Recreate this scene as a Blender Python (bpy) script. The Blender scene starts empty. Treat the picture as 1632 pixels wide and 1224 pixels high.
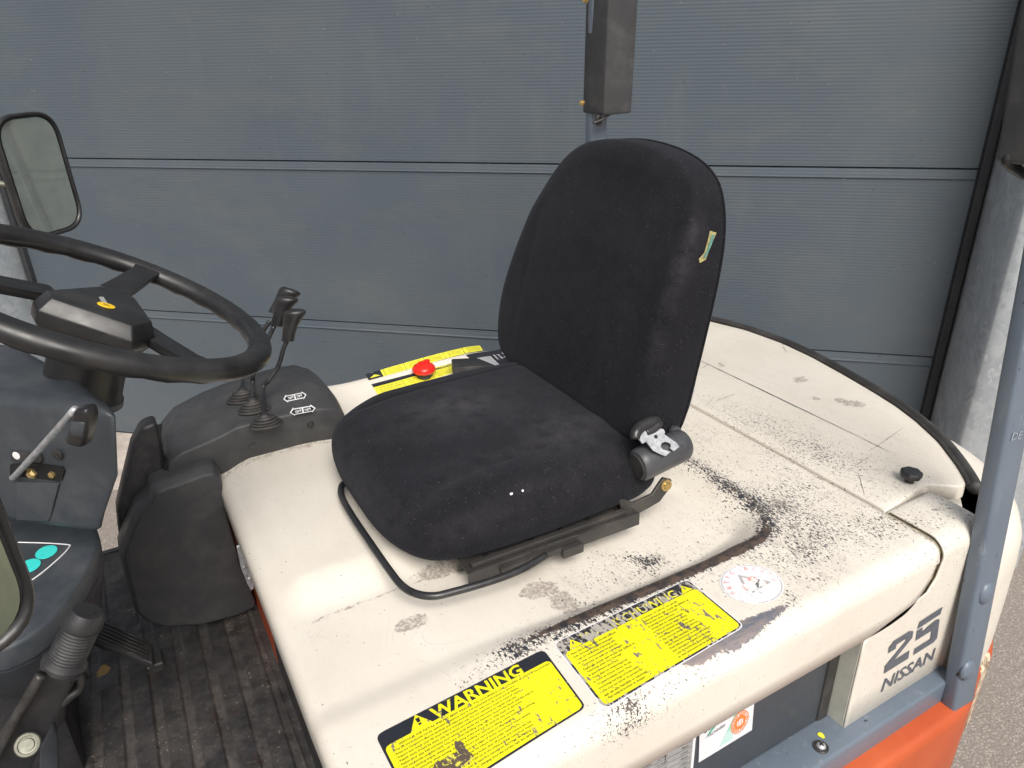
import bpy, bmesh, math, random
from mathutils import Vector, Matrix, noise
R = math.radians
sc = bpy.context.scene
COL = sc.collection
rnd = random.Random(7)

# ---------------------------------------------------------------- camera, sky, sun, exposure
cd = bpy.data.cameras.new('camera'); cam = bpy.data.objects.new('camera', cd); COL.objects.link(cam)
m3 = Matrix([[0.869561, 0.226095, -0.439027], [-0.493363, 0.359279, -0.792156], [-0.021369, 0.905428, 0.423962]])
cam.matrix_world = Matrix.Translation((0, 0, 1.8)) @ m3.to_4x4()
cd.sensor_width = 36; cd.lens = 25.9361; cd.clip_start = .02; cd.clip_end = 500
sc.camera = cam
w = bpy.data.worlds.new('World'); sc.world = w; w.use_nodes = True
nt = w.node_tree; bgn = nt.nodes['Background']
sky = nt.nodes.new('ShaderNodeTexSky'); sky.sky_type = 'NISHITA'; sky.sun_disc = False
SUN_EL, SUN_AZ = R(48), R(195)      # azimuth clockwise from +Y
sky.sun_elevation = SUN_EL; sky.sun_rotation = SUN_AZ
sky.air_density = 1.0; sky.dust_density = 6.0; sky.ozone_density = 1.0
hs = nt.nodes.new('ShaderNodeHueSaturation'); hs.inputs['Saturation'].default_value = .45
nt.links.new(sky.outputs[0], hs.inputs['Color']); nt.links.new(hs.outputs[0], bgn.inputs['Color'])
bgn.inputs['Strength'].default_value = .105
sl = bpy.data.lights.new('sun', 'SUN'); sl.energy = 2.2; sl.angle = R(35); sl.color = (1, .96, .9)
so = bpy.data.objects.new('sun', sl); COL.objects.link(so)
sd = Vector((math.sin(SUN_AZ)*math.cos(SUN_EL), math.cos(SUN_AZ)*math.cos(SUN_EL), math.sin(SUN_EL)))
so.rotation_euler = sd.to_track_quat('Z', 'Y').to_euler(); so.location = sd*20
sc.view_settings.view_transform = 'Standard'; sc.view_settings.look = 'None'
sc.view_settings.gamma = 1; sc.view_settings.use_curve_mapping = False
sc.view_settings.exposure = 0.34

# ---------------------------------------------------------------- materials
def srgb(r, g, b):
    return tuple(((c/255)/12.92 if c/255 <= .04045 else ((c/255+.055)/1.055)**2.4) for c in (r, g, b)) + (1,)
class NT:
    def __init__(s, name, rough=.5, metal=0, spec=.5):
        s.m = bpy.data.materials.new(name); s.m.use_nodes = True
        s.t = s.m.node_tree; s.b = s.t.nodes['Principled BSDF']
        s.b.inputs['Roughness'].default_value = rough; s.b.inputs['Metallic'].default_value = metal
        s.b.inputs['Specular IOR Level'].default_value = spec
        s.tc = None
    def n(s, ty, **k):
        x = s.t.nodes.new(ty)
        for a, v in k.items(): setattr(x, a, v)
        return x
    def l(s, a, b): s.t.links.new(a, b)
    def co(s, scale=(1, 1, 1), rot=(0, 0, 0)):
        if s.tc is None: s.tc = s.n('ShaderNodeTexCoord')
        mp = s.n('ShaderNodeMapping'); mp.inputs['Scale'].default_value = scale; mp.inputs['Rotation'].default_value = rot
        s.l(s.tc.outputs['Object'], mp.inputs[0]); return mp.outputs[0]
    def noise(s, sc_, detail=3, rough=.5, scale=(1, 1, 1), rot=(0, 0, 0), dist=0):
        x = s.n('ShaderNodeTexNoise'); x.inputs['Scale'].default_value = sc_; x.inputs['Detail'].default_value = detail
        x.inputs['Roughness'].default_value = rough; x.inputs['Distortion'].default_value = dist
        s.l(s.co(scale, rot), x.inputs['Vector']); return x.outputs['Fac']
    def math(s, op, a, b=None, clamp=False):
        x = s.n('ShaderNodeMath', operation=op, use_clamp=clamp)
        for i, v in enumerate((a, b)):
            if v is None: continue
            if isinstance(v, (int, float)): x.inputs[i].default_value = v
            else: s.l(v, x.inputs[i])
        return x.outputs[0]
    def step(s, v, lo, hi, a=0., b=1.):
        x = s.n('ShaderNodeMapRange', interpolation_type='SMOOTHSTEP')
        s.l(v, x.inputs['Value']); x.inputs['From Min'].default_value = lo; x.inputs['From Max'].default_value = hi
        x.inputs['To Min'].default_value = a; x.inputs['To Max'].default_value = b; return x.outputs['Result']
    def mix(s, f, a, b):
        x = s.n('ShaderNodeMix', data_type='RGBA')
        for i, v in ((0, f), (6, a), (7, b)):
            if isinstance(v, (tuple, list)): x.inputs[i].default_value = v
            elif isinstance(v, (int, float)): x.inputs[i].default_value = v
            else: s.l(v, x.inputs[i])
        return x.outputs[2]
    def attr(s, name):
        x = s.n('ShaderNodeAttribute'); x.attribute_name = name; return x.outputs['Fac']
    def color(s, v):
        if isinstance(v, tuple): s.b.inputs['Base Color'].default_value = v
        else: s.l(v, s.b.inputs['Base Color'])
        return s
    def roughness(s, v): s.l(v, s.b.inputs['Roughness']); return s
    def bump(s, v, strength=.3, dist=.002, prev=None):
        x = s.n('ShaderNodeBump'); x.inputs['Strength'].default_value = strength; x.inputs['Distance'].default_value = dist
        s.l(v, x.inputs['Height'])
        if prev is not None: s.l(prev, x.inputs['Normal'])
        s.l(x.outputs[0], s.b.inputs['Normal']); return x.outputs[0]

def m_plain(name, col, rough=.5, metal=0, var=.15, nsc=30, bump=0, spec=.5, bsc=400):
    k = NT(name, rough, metal, spec)
    d = tuple(c*(1-var) for c in col[:3])+(1,); l = tuple(min(1, c*(1+var)) for c in col[:3])+(1,)
    k.color(k.mix(k.step(k.noise(nsc, 5, .6), .3, .7), d, l))
    k.roughness(k.step(k.noise(nsc*.7, 4), .3, .7, max(.05, rough-.08), min(1, rough+.1)))
    if bump: k.bump(k.noise(bsc, 3), bump, .001)
    return k.m

CREAM = (.73, .685, .605, 1)
def m_cream(name, attrs=True, base=.35, chipk=1.0):
    k = NT(name, .42)
    soft = k.noise(5, 6, .65); blot = k.noise(22, 5, .7)
    c = k.mix(k.step(soft, .35, .7), CREAM, (.68, .63, .55, 1))
    grime = k.math('MULTIPLY', k.step(blot, .5, .75), k.step(k.noise(70, 4, .7), .42, .66))
    if attrs:
        w_ = k.attr('wear'); ru = k.attr('rust'); bare = k.attr('bare'); dirt = k.attr('dirt')
    else:
        w_ = k.math('ADD', 0., base*.25); ru = bare = dirt = None
    # soft grey scuffs that follow the wear
    scuff = k.math('MULTIPLY', k.step(k.noise(60, 7, .8, (1, .3, 1), (0, 0, .5)), .46, .7), k.math('ADD', k.math('MULTIPLY', w_, .8), .03))
    c = k.mix(scuff, c, (.36, .32, .29, 1))
    c = k.mix(k.math('MULTIPLY', grime, .12), c, (.42, .36, .29, 1))
    if dirt is not None:
        dd = k.math('MULTIPLY', k.step(k.math('ADD', dirt, k.math('MULTIPLY', k.math('SUBTRACT', k.noise(85, 7, .78), .5), 1.5)), .42, .62), k.step(k.noise(170, 4, .7), .35, .6, .15, .85), True)
        c = k.mix(dd, c, (.30, .255, .225, 1))
    # chips: small slanted flakes, denser where the wear map is high
    c1 = k.noise(300, 2.5, .55, (1, .5, 1), (0, 0, .75)); c2 = k.noise(520, 2, .5, (.6, 1, 1), (0, 0, .4)); big = k.noise(26, 3, .6)
    dens = k.math('MULTIPLY', w_, k.math('ADD', .55, k.math('MULTIPLY', big, .9)))
    t1 = k.math('SUBTRACT', .735, k.math('MULTIPLY', dens, .25)); t2 = k.math('SUBTRACT', .75, k.math('MULTIPLY', dens, .22))
    k1 = k.math('MULTIPLY', k.math('SUBTRACT', c1, t1), 40, True); k2 = k.math('MULTIPLY', k.math('SUBTRACT', c2, t2), 30, True)
    chip = k.math('MAXIMUM', k1, k2)
    chipc = k.mix(k.step(k.noise(150, 2), .45, .6), (.028, .032, .042, 1), (.10, .085, .075, 1))
    # hairline scratches
    v = k.n('ShaderNodeTexVoronoi', feature='DISTANCE_TO_EDGE'); v.inputs['Scale'].default_value = 7
    dm = k.n('ShaderNodeVectorMath', operation='ADD'); nn = k.n('ShaderNodeTexNoise'); nn.inputs['Scale'].default_value = 3
    k.l(k.co(), nn.inputs['Vector']); k.l(nn.outputs['Color'], dm.inputs[0]); k.l(k.co((1, 1, 1), (0, 0, .6)), dm.inputs[1]); k.l(dm.outputs[0], v.inputs['Vector'])
    scr = k.math('MULTIPLY', k.math('LESS_THAN', v.outputs['Distance'], .0016), k.step(k.noise(15, 3), .5, .6))
    c = k.mix(k.math('MULTIPLY', scr, .4), c, (.2, .17, .15, 1))
    c = k.mix(chip, c, chipc)
    if ru is not None:
        rr = k.step(k.math('ADD', ru, k.math('MULTIPLY', k.math('SUBTRACT', k.noise(90, 6, .75), .5), 1.1)), .47, .53)
        rc = k.mix(k.step(k.noise(60, 5, .7), .4, .62), (.105, .072, .056, 1), (.026, .026, .030, 1))
        c = k.mix(rr, c, rc)
        bb = k.step(k.math('ADD', bare, k.math('MULTIPLY', k.math('SUBTRACT', k.noise(150, 5, .75), .5), .7)), .48, .52)
        streak = k.noise(25, 6, .75, (.6, 3, 1), (0, 0, .3))
        bc = k.mix(k.step(streak, .35, .6), (.115, .135, .175, 1), (.26, .215, .20, 1))
        c = k.mix(bb, c, bc)
        chip = k.math('MAXIMUM', chip, k.math('MAXIMUM', rr, bb))
    k.color(c)
    k.roughness(k.math('ADD', k.math('MULTIPLY', chip, .2), .38))
    b1 = k.bump(k.math('MULTIPLY', chip, -1), .35, .0006)
    k.bump(k.noise(9, 3), .12, .004, b1)
    return k.m

def m_black(name, col=(.022, .022, .024, 1), rough=.46, dust=.35, grain=1.0, dustc=(.135, .13, .125, 1)):
    k = NT(name, rough)
    d = k.math('MULTIPLY', k.step(k.noise(14, 6, .72), .42, .75), dust)
    sp = k.math('MULTIPLY', k.step(k.noise(230, 2), .7, .76), .35*min(1, dust*2))
    c = k.mix(k.math('MAXIMUM', d, sp), col, dustc)
    k.color(c); k.roughness(k.math('ADD', k.math('MULTIPLY', d, .4), k.step(k.noise(40, 4), .3, .7, rough-.06, rough+.08)))
    if grain: k.bump(k.noise(900, 2), .12*grain, .0004)
    return k.m

def m_fabric(name, worn=True):
    k = NT(name, .95, 0, .15)
    k.b.inputs['Sheen Weight'].default_value = .07; k.b.inputs['Sheen Roughness'].default_value = .45
    k.b.inputs['Sheen Tint'].default_value = (.55, .58, .7, 1)
    base = k.mix(k.step(k.noise(6, 5, .6), .35, .7), (.005, .005, .0065, 1), (.0085, .0085, .011, 1))
    # twill: fine crossing ribs
    w1 = k.n('ShaderNodeTexWave', wave_type='BANDS', bands_direction='DIAGONAL'); w1.inputs['Scale'].default_value = 190
    w1.inputs['Distortion'].default_value = 1.5; w1.inputs['Detail Scale'].default_value = 8; k.l(k.co(), w1.inputs[0])
    base = k.mix(k.math('MULTIPLY', w1.outputs['Fac'], .45), base, (.019, .019, .024, 1))
    lint = k.step(k.noise(480, 1, .4), .72, .77)
    base = k.mix(k.math('MULTIPLY', lint, .5), base, (.2, .19, .18, 1))
    if worn:
        a = k.attr('dust')  # on the backrest this mask also carries a painted crease highlight
        dd = k.math('MULTIPLY', a, k.step(k.noise(30, 5, .7), .2, .75), True)
        base = k.mix(k.math('MULTIPLY', dd, .75), base, (.058, .056, .062, 1))
        paint = k.attr('spot')
        base = k.mix(k.step(k.math('ADD', paint, k.math('MULTIPLY', k.math('SUBTRACT', k.noise(180, 3), .5), .9)), .62, .68), base, (.75, .72, .7, 1))
    k.color(base)
    b = k.bump(w1.outputs['Fac'], .6, .0008); k.bump(k.noise(700, 2), .3, .0005, b)
    return k.m

def m_door(name):
    k = NT(name, .42, 0, .5)
    c = k.mix(k.step(k.noise(1.3, 4, .6), .35, .68), (.071, .092, .112, 1), (.084, .102, .119, 1))
    run = k.step(k.noise(6, 5, .7, (1, 1, .25)), .5, .8)
    c = k.mix(k.math('MULTIPLY', run, .12), c, (.19, .195, .19, 1))
    sp = k.step(k.noise(90, 1), .785, .80)
    c = k.mix(k.math('MULTIPLY', sp, .85), c, (.02, .02, .02, 1)); c = k.mix(k.math('MULTIPLY', k.step(k.noise(2.2, 6, .75, (1, 1, 2.5), (0, 0, .7)), .5, .72), .3), c, (.13, .128, .12, 1))
    ls = k.step(k.noise(140, 1, .5, (1, 1, 1), (.4, .2, 0)), .80, .82)
    c = k.mix(k.math('MULTIPLY', ls, .6), c, (.5, .5, .5, 1))
    wv = k.n('ShaderNodeTexWave', wave_type='BANDS', bands_direction='Z', wave_profile='SIN'); wv.inputs['Scale'].default_value = 2*math.pi/20/.0115*1.0
    wv.inputs['Distortion'].default_value = 0; k.l(k.co(), wv.inputs[0])
    k.color(c); k.roughness(k.step(k.noise(3, 5), .3, .7, .42, .58))
    fade = k.noise(1.1, 2)
    hgt = k.math('MULTIPLY', wv.outputs['Fac'], k.step(fade, .32, .55, .45, 1.0))
    b = k.bump(hgt, .36, .0009); k.bump(k.noise(420, 2), .1, .0004, b)
    return k.m

def m_galv(name):
    k = NT(name, .5, .35)
    v = k.n('ShaderNodeTexVoronoi'); v.inputs['Scale'].default_value = 40; v.inputs['Randomness'].default_value = 1
    dm = k.n('ShaderNodeVectorMath', operation='ADD'); nn = k.n('ShaderNodeTexNoise'); nn.inputs['Scale'].default_value = 18; nn.inputs['Detail'].default_value = 4
    k.l(k.co(), nn.inputs['Vector']); sc2 = k.n('ShaderNodeVectorMath', operation='SCALE'); sc2.inputs['Scale'].default_value = .16
    k.l(nn.outputs['Color'], sc2.inputs[0]); k.l(sc2.outputs[0], dm.inputs[0]); k.l(k.co((1, 1, .55)), dm.inputs[1]); k.l(dm.outputs[0], v.inputs['Vector'])
    sep = k.n('ShaderNodeSeparateColor'); k.l(v.outputs['Color'], sep.inputs[0])
    c = k.mix(sep.outputs[0], (.43, .475, .51, 1), (.56, .60, .63, 1))
    c = k.mix(k.math('MULTIPLY', k.step(k.noise(35, 5, .7), .55, .75), .4), c, (.62, .64, .65, 1))
    k.color(c); k.roughness(k.step(sep.outputs[1], 0, 1, .38, .6)); return k.m

def m_ground(name):
    k = NT(name, .9)
    v = k.n('ShaderNodeTexVoronoi'); v.inputs['Scale'].default_value = 150; k.l(k.co(), v.inputs['Vector'])
    sep = k.n('ShaderNodeSeparateColor'); k.l(v.outputs['Color'], sep.inputs[0])
    c = k.mix(sep.outputs[0], (.19, .165, .145, 1), (.42, .38, .34, 1))
    c = k.mix(k.step(v.outputs['Distance'], .25, .6), c, (.24, .21, .185, 1))
    c = k.mix(k.math('MULTIPLY', k.step(k.noise(2.2, 6, .7), .4, .75), .35), c, (.24, .20, .17, 1))
    k.color(c); k.bump(v.outputs['Distance'], .5, .003); return k.m
def m_mat(name):
    k = NT(name, .6)
    n1 = k.noise(9, 7, .75); n2 = k.noise(38, 5, .7)
    ch = k.math('MULTIPLY', k.attr('chan'), k.step(k.noise(7, 3), .38, .55, .25, 1.)); c = k.mix(k.math('MULTIPLY', k.math('ADD', k.step(n1, .38, .66, 0., .6), k.math('MULTIPLY', ch, k.step(n2, .3, .6, .15, .75))), 1., True), (.026, .025, .026, 1), (.082, .072, .066, 1))
    c = k.mix(k.math('MULTIPLY', k.step(n2, .5, .66), .6), c, (.018, .018, .02, 1))
    wet = k.step(k.noise(13, 5, .7, (1, 1, 1), (.1, .4, 1)), .6, .68)
    c = k.mix(k.math('MULTIPLY', wet, .8), c, (.03, .02, .016, 1))
    lt = k.step(k.noise(240, 2, .5), .665, .71)
    c = k.mix(k.math('MULTIPLY', lt, k.math('MULTIPLY', k.step(n1, .45, .6), .8)), c, (.42, .34, .26, 1))
    yel = k.math('MULTIPLY', k.attr('paint'), 1.15)
    c = k.mix(k.step(k.math('ADD', yel, k.math('MULTIPLY', k.math('SUBTRACT', k.noise(70, 5, .8), .5), 1.2)), .55, .62), c, (.32, .19, .035, 1))
    k.color(c); k.roughness(k.step(k.noise(22, 5, .7), .35, .65, .35, .75))
    b = k.bump(k.noise(160, 5, .7), .5, .0025); k.bump(k.noise(28, 4, .6), .5, .006, b); return k.m
def m_steelblue(name):
    k = NT(name, .38)
    c = k.mix(k.step(k.noise(4, 5, .65), .35, .7), (.118, .150, .192, 1), (.142, .174, .215, 1))
    c = k.mix(k.math('MULTIPLY', k.step(k.noise(30, 6, .7, (1, 1, .3)), .55, .8), .25), c, (.33, .35, .37, 1))
    ch = k.step(k.noise(70, 3, .6, (1, 1, .4)), .70, .715); c = k.mix(k.math('MULTIPLY', k.step(k.noise(26, 4, .8, (3, 3, .25), (.5, .3, 0)), .62, .66), .3), c, (.36, .38, .40, 1))
    c = k.mix(ch, c, (.02, .02, .025, 1))
    rd = k.attr('bare')
    c = k.mix(k.step(k.math('ADD', rd, k.math('MULTIPLY', k.math('SUBTRACT', k.noise(70, 4), .5), .8)), .6, .66), c, (.28, .05, .025, 1))
    k.color(c); k.bump(k.noise(60, 3), .06, .001); return k.m
def m_orange(name):
    k = NT(name, .42)
    c = k.mix(k.step(k.noise(6, 5, .7), .35, .7), (.43, .075, .022, 1), (.50, .10, .032, 1))
    s_ = k.step(k.noise(20, 5, .7, (.35, 1, 3)), .64, .68)
    c = k.mix(k.math('MULTIPLY', s_, .5), c, (.66, .26, .1, 1))
    a = k.attr('bare')
    f = k.step(k.math('ADD', a, k.math('MULTIPLY', k.math('SUBTRACT', k.noise(55, 6, .8), .5), 1.3)), .55, .6)
    c = k.mix(f, c, k.mix(k.step(k.noise(45, 5, .8), .42, .6), (.72, .62, .45, 1), (.13, .08, .05, 1)))
    k.color(c); k.bump(f, .5, .0012); return k.m
def m_sticker(name, col, wear=.5, bg=(.20, .17, .15, 1), rough=.35):
    k = NT(name, rough)
    c = k.mix(k.step(k.noise(12, 4), .35, .7), col, tuple(v*.9 for v in col[:3])+(1,))
    s1 = k.noise(170, 4, .6, (1, .3, 1), (0, 0, .7)); s2 = k.noise(260, 3, .5, (.5, 1, 1), (0, 0, -.4)); big = k.noise(17, 3)
    d = k.math('MULTIPLY', big, wear)
    f = k.math('MAXIMUM', k.math('MULTIPLY', k.math('SUBTRACT', s1, k.math('SUBTRACT', .74, k.math('MULTIPLY', d, .26))), 30, True),
               k.math('MULTIPLY', k.math('SUBTRACT', s2, k.math('SUBTRACT', .76, k.math('MULTIPLY', d, .2))), 30, True))
    c = k.mix(f, c, bg); k.color(c); return k.m

MT = dict(
    cream=m_cream('cream_paint_worn'), cream2=m_cream('cream_paint', False, .3),
    black=m_black('black_plastic'), blackd=m_black('dusty_black_plastic', (.045, .046, .049, 1), .5, .35, 1.0, (.13, .125, .118, 1)),
    dash=m_black('dark_grey_plastic', (.040, .047, .056, 1), .42, .22, .6, (.16, .16, .16, 1)),
    wheel=m_black('steering_wheel_plastic', (.014, .014, .015, 1), .34, .2, .4, (.10, .095, .09, 1)),
    rubber=m_black('rubber', (.028, .026, .025, 1), .55, .35), fabric=m_fabric('seat_fabric'), fabricb=m_fabric('backrest_fabric'),
    steel=m_plain('dark_steel', (.06, .057, .055, 1), .42, .5, .4, 50, .2), bright=m_plain('zinc_plated_steel', (.50, .51, .53, 1), .36, .55, .2, 120),
    brass=m_plain('yellow_zinc', (.62, .46, .2, 1), .3, .8, .2, 200), void=m_plain('dark_gap', (.006, .006, .006, 1), .8, 0, .1),
    barpaint=m_black('black_paint_on_steel', (.016, .016, .018, 1), .3, .18, .3), door=m_door('door_panel_coating'),
    seal=m_black('door_rubber', (.022, .024, .028, 1), .6, .15), galv=m_galv('galvanised_steel'), ground=m_ground('exposed_aggregate'),
    slab=m_plain('light_concrete', (.43, .38, .335, 1), .9, 0, .18, 9, .5, .3, 220), mat=m_mat('worn_floor_rubber'),
    blue=m_steelblue('blue_grey_paint'), orange=m_orange('orange_paint'), battery=m_black('battery_case', (.050, .056, .066, 1), .4, .12, .5, (.12, .125, .13, 1)),
    groovec=m_plain('grimy_cream', (.38, .35, .27, 1), .7, 0, .5, 60, .3), palegrey=m_plain('pale_inner_panel', (.50, .50, .43, 1), .5, 0, .1, 20),
    retr=m_plain('retractor_grey', (.060, .062, .068, 1), .38, 0, .2, 20, .1), red=m_plain('red_plastic', (.75, .018, .010, 1), .3, 0, .12, 40),
    yellow=m_sticker('yellow_sticker', (.86, .80, .015, 1), .8), yellow2=m_sticker('yellow_sticker_faded', (.80, .76, .06, 1), .25),
    yellow3=m_sticker('yellow_sticker_scuffed', (.86, .80, .015, 1), 1.0), blk_st=m_sticker('black_print', (.022, .024, .032, 1), .35, (.55, .5, .45, 1)),
    blk_st2=m_sticker('black_print_scuffed', (.035, .034, .036, 1), 1.6, (.42, .39, .35, 1)),
    ink=m_plain('ink', (.018, .016, .010, 1), .5, 0, .2), white=m_plain('white_print', (.74, .74, .76, 1), .4, 0, .05), teal=m_plain('teal_label', (.05, .62, .58, 1), .35, 0, .05),
    numgrey=m_plain('slate_lettering', (.105, .115, .135, 1), .5, 0, .1, 60), silver=m_plain('silver_plate', (.38, .375, .37, 1), .4, .2, .1, 40),
    green=m_plain('green_print', (.20, .58, .42, 1), .4, 0, .1, 20), orangep=m_plain('orange_print', (.80, .22, .04, 1), .4, 0, .05),
    yellowdot=m_plain('yellow_dot', (.85, .55, .02, 1), .4, 0, .1), brick=m_plain('red_brown_brick', (.22, .09, .06, 1), .85, 0, .3, 30, .4),
    redlight=m_sticker('worn_red_print', (.70, .10, .09, 1), 2.2, (.78, .74, .72, 1)), yellow4=m_sticker('yellow_print_scraped', (.80, .74, .05, 1), 1.9, (.42, .39, .34, 1)), whitest=m_sticker('white_sticker', (.80, .80, .83, 1), .5, (.3, .3, .3, 1)),
    embgreen=m_plain('green_thread', (.10, .24, .20, 1), .8, 0, .3, 300), embgold=m_plain('gold_thread', (.34, .30, .13, 1), .8, 0, .3, 300),
    beige=m_plain('painted_tab', (.75, .63, .48, 1), .5, 0, .1),
)
k = NT('mirror_glass', .12, 1.0); k.color(k.mix(k.step(k.noise(16, 6, .75), .3, .75), (.60, .63, .56, 1), (.46, .50, .46, 1))); k.roughness(k.step(k.noise(6, 2, .5), .35, .7, .03, .07)); MT['glass'] = k.m; k.b.inputs['Metallic'].default_value = .78
k = NT('dirty_mirror_glass', .4, .55); k.color(k.mix(k.step(k.noise(11, 6, .75, (1, 1, .4)), .35, .65), (.15, .175, .125, 1), (.22, .235, .165, 1))); MT['glass2'] = k.m

# ---------------------------------------------------------------- mesh helpers
def obj(name, verts, faces, mats, parent=None, smooth=False, midx=None, sharp=None, label=None, kind=None):
    me = bpy.data.meshes.new(name); me.from_pydata([tuple(v) for v in verts], [], faces)
    if not isinstance(mats, (list, tuple)): mats = [mats]
    for m in mats: me.materials.append(MT[m])
    if midx: me.polygons.foreach_set('material_index', midx)
    if smooth: me.polygons.foreach_set('use_smooth', [True]*len(me.polygons))
    me.validate(); me.update()
    if sharp: me.set_sharp_from_angle(angle=R(sharp))
    o = bpy.data.objects.new(name, me); COL.objects.link(o)
    if parent: o.parent = parent
    if label: o['label'] = label
    if kind: o['kind'] = kind
    return o
def attrf(o, name, fn):
    a = o.data.attributes.new(name, 'FLOAT', 'POINT'); a.data.foreach_set('value', [fn(v.co) for v in o.data.vertices])
class MB:
    def __init__(s): s.v = []; s.f = []; s.mi = []
    def add(s, v, f, mi=0):
        b = len(s.v); s.v += [tuple(p) for p in v]; s.f += [[i+b for i in q] for q in f]; s.mi += [mi]*len(f)
    def build(s, name, mats, parent=None, smooth=False, sharp=None, **k): return obj(name, s.v, s.f, mats, parent, smooth, s.mi, sharp, **k)
def fixn(v, f):
    bm = bmesh.new(); vs = [bm.verts.new(p) for p in v]
    for q in f:
        try: bm.faces.new([vs[i] for i in q])
        except ValueError: pass
    bmesh.ops.recalc_face_normals(bm, faces=bm.faces); bm.verts.index_update()
    r = [v.co[:] for v in bm.verts], [[x.index for x in g.verts] for g in bm.faces]; bm.free(); return r
def bevelled(v, f, w, seg=3, angle=30):
    bm = bmesh.new(); vs = [bm.verts.new(p) for p in v]
    for q in f: bm.faces.new([vs[i] for i in q])
    bmesh.ops.remove_doubles(bm, verts=bm.verts, dist=1e-6); bmesh.ops.recalc_face_normals(bm, faces=bm.faces)
    es = [e for e in bm.edges if len(e.link_faces) == 2 and e.calc_face_angle(0) > R(angle)]
    if w > 0: bmesh.ops.bevel(bm, geom=es, offset=w, segments=seg, affect='EDGES', profile=.5, clamp_overlap=True)
    bmesh.ops.recalc_face_normals(bm, faces=bm.faces)
    bm.verts.index_update(); r = [x.co[:] for x in bm.verts], [[x.index for x in g.verts] for g in bm.faces]; bm.free(); return r
def boxg(c, s, M=None, bev=.002, seg=2):
    v = [Vector((c[0]+s[0]/2*a, c[1]+s[1]/2*b, c[2]+s[2]/2*d)) for a in (-1, 1) for b in (-1, 1) for d in (-1, 1)]
    if M: v = [M @ p for p in v]
    f = [[0, 1, 3, 2], [4, 6, 7, 5], [0, 4, 5, 1], [2, 3, 7, 6], [0, 2, 6, 4], [1, 5, 7, 3]]
    return bevelled(v, f, bev, seg)
def prism(poly, off, bev=.003, seg=3, poly2=None):
    """polygon extruded along vector off (or lofted to poly2)"""
    n = len(poly); P = [Vector(p) for p in poly]; Q = [Vector(p) for p in poly2] if poly2 else [p+Vector(off) for p in P]
    f = [list(range(n))[::-1], [n+i for i in range(n)]]+[[i, (i+1) % n, n+(i+1) % n, n+i] for i in range(n)]
    return bevelled(P+Q, f, bev, seg)
def tube(pts, r, n=12, caps=True, closed=False, res=6):
    P = [Vector(p) for p in pts]
    rr = r if isinstance(r, (list, tuple)) else [r]*len(P)
    if res > 1 and len(P) > 2:
        Q = []; RR = []; N = len(P); m = N if closed else N-1
        for i in range(m):
            p0, p1, p2, p3 = (P[(i+d) % N] if closed else P[min(max(i+d, 0), N-1)] for d in (-1, 0, 1, 2))
            for k_ in range(res):
                t = k_/res
                Q.append(.5*((2*p1)+(p2-p0)*t+(2*p0-5*p1+4*p2-p3)*t*t+(3*p1-p0-3*p2+p3)*t**3)); RR.append(rr[i]*(1-t)+rr[(i+1) % N]*t)
        if not closed: Q.append(P[-1]); RR.append(rr[-1])
        P, rr = Q, RR
    N = len(P); v = []; f = []
    T = [(P[(i+1) % N]-P[i-1]).normalized() if closed else (P[min(i+1, N-1)]-P[max(i-1, 0)]).normalized() for i in range(N)]
    up = Vector((0, 0, 1)) if abs(T[0].z) < .9 else Vector((1, 0, 0)); a = T[0].cross(up).normalized()
    for i in range(N):
        a = (a-T[i]*a.dot(T[i])).normalized(); b = T[i].cross(a)
        v += [P[i]+(a*math.cos(2*math.pi*j/n)+b*math.sin(2*math.pi*j/n))*rr[i] for j in range(n)]
    for i in range(N if closed else N-1):
        for j in range(n):
            k2 = (i+1) % N; f.append([i*n+j, i*n+(j+1) % n, k2*n+(j+1) % n, k2*n+j])
    if caps and not closed: f += [list(range(n))[::-1], [(N-1)*n+j for j in range(n)]]
    return v, f
def frame(o, z, x=None):
    z = Vector(z).normalized(); x = Vector(x) if x else (Vector((1, 0, 0)) if abs(z.x) < .9 else Vector((0, 1, 0)))
    x = (x-z*x.dot(z)).normalized(); y = z.cross(x); return Matrix(((x.x, y.x, z.x, o[0]), (x.y, y.y, z.y, o[1]), (x.z, y.z, z.z, o[2]), (0, 0, 0, 1)))
def lathe(prof, M, n=24, sx=1, sy=1):
    v = []; f = []; m = len(prof)
    for r, z in prof: v += [M @ Vector((r*sx*math.cos(2*math.pi*j/n), r*sy*math.sin(2*math.pi*j/n), z)) for j in range(n)]
    for i in range(m-1):
        for j in range(n): f.append([i*n+j, i*n+(j+1) % n, (i+1)*n+(j+1) % n, (i+1)*n+j])
    if prof[0][0] > 1e-6: f.append(list(range(n))[::-1])
    if prof[-1][0] > 1e-6: f.append([(m-1)*n+j for j in range(n)])
    return v, f
def smoothpoly(P, n, closed=True):
    """resample a closed Catmull-Rom curve through P"""
    N = len(P); out = []
    for i in range(N):
        p0, p1, p2, p3 = (Vector(P[(i+d) % N]) for d in (-1, 0, 1, 2))
        for k_ in range(n):
            t = k_/n; out.append(.5*((2*p1)+(p2-p0)*t+(2*p0-5*p1+4*p2-p3)*t*t+(3*p1-p0-3*p2+p3)*t**3))
    return out
def roundpoly(P, r, n=5):
    """polygon (2D tuples) with rounded corners; r per corner or one"""
    out = []; N = len(P)
    for i in range(N):
        a, b, c = Vector(P[i-1]), Vector(P[i]), Vector(P[(i+1) % N]); ri = r[i] if isinstance(r, (list, tuple)) else r
        d1 = (a-b); d2 = (c-b); l = min(ri, d1.length*.49, d2.length*.49); p = b+d1.normalized()*l; q = b+d2.normalized()*l
        for k_ in range(n+1):
            t = k_/n; out.append(p*(1-t)**2+b*2*t*(1-t)+q*t*t)
    return out
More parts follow.
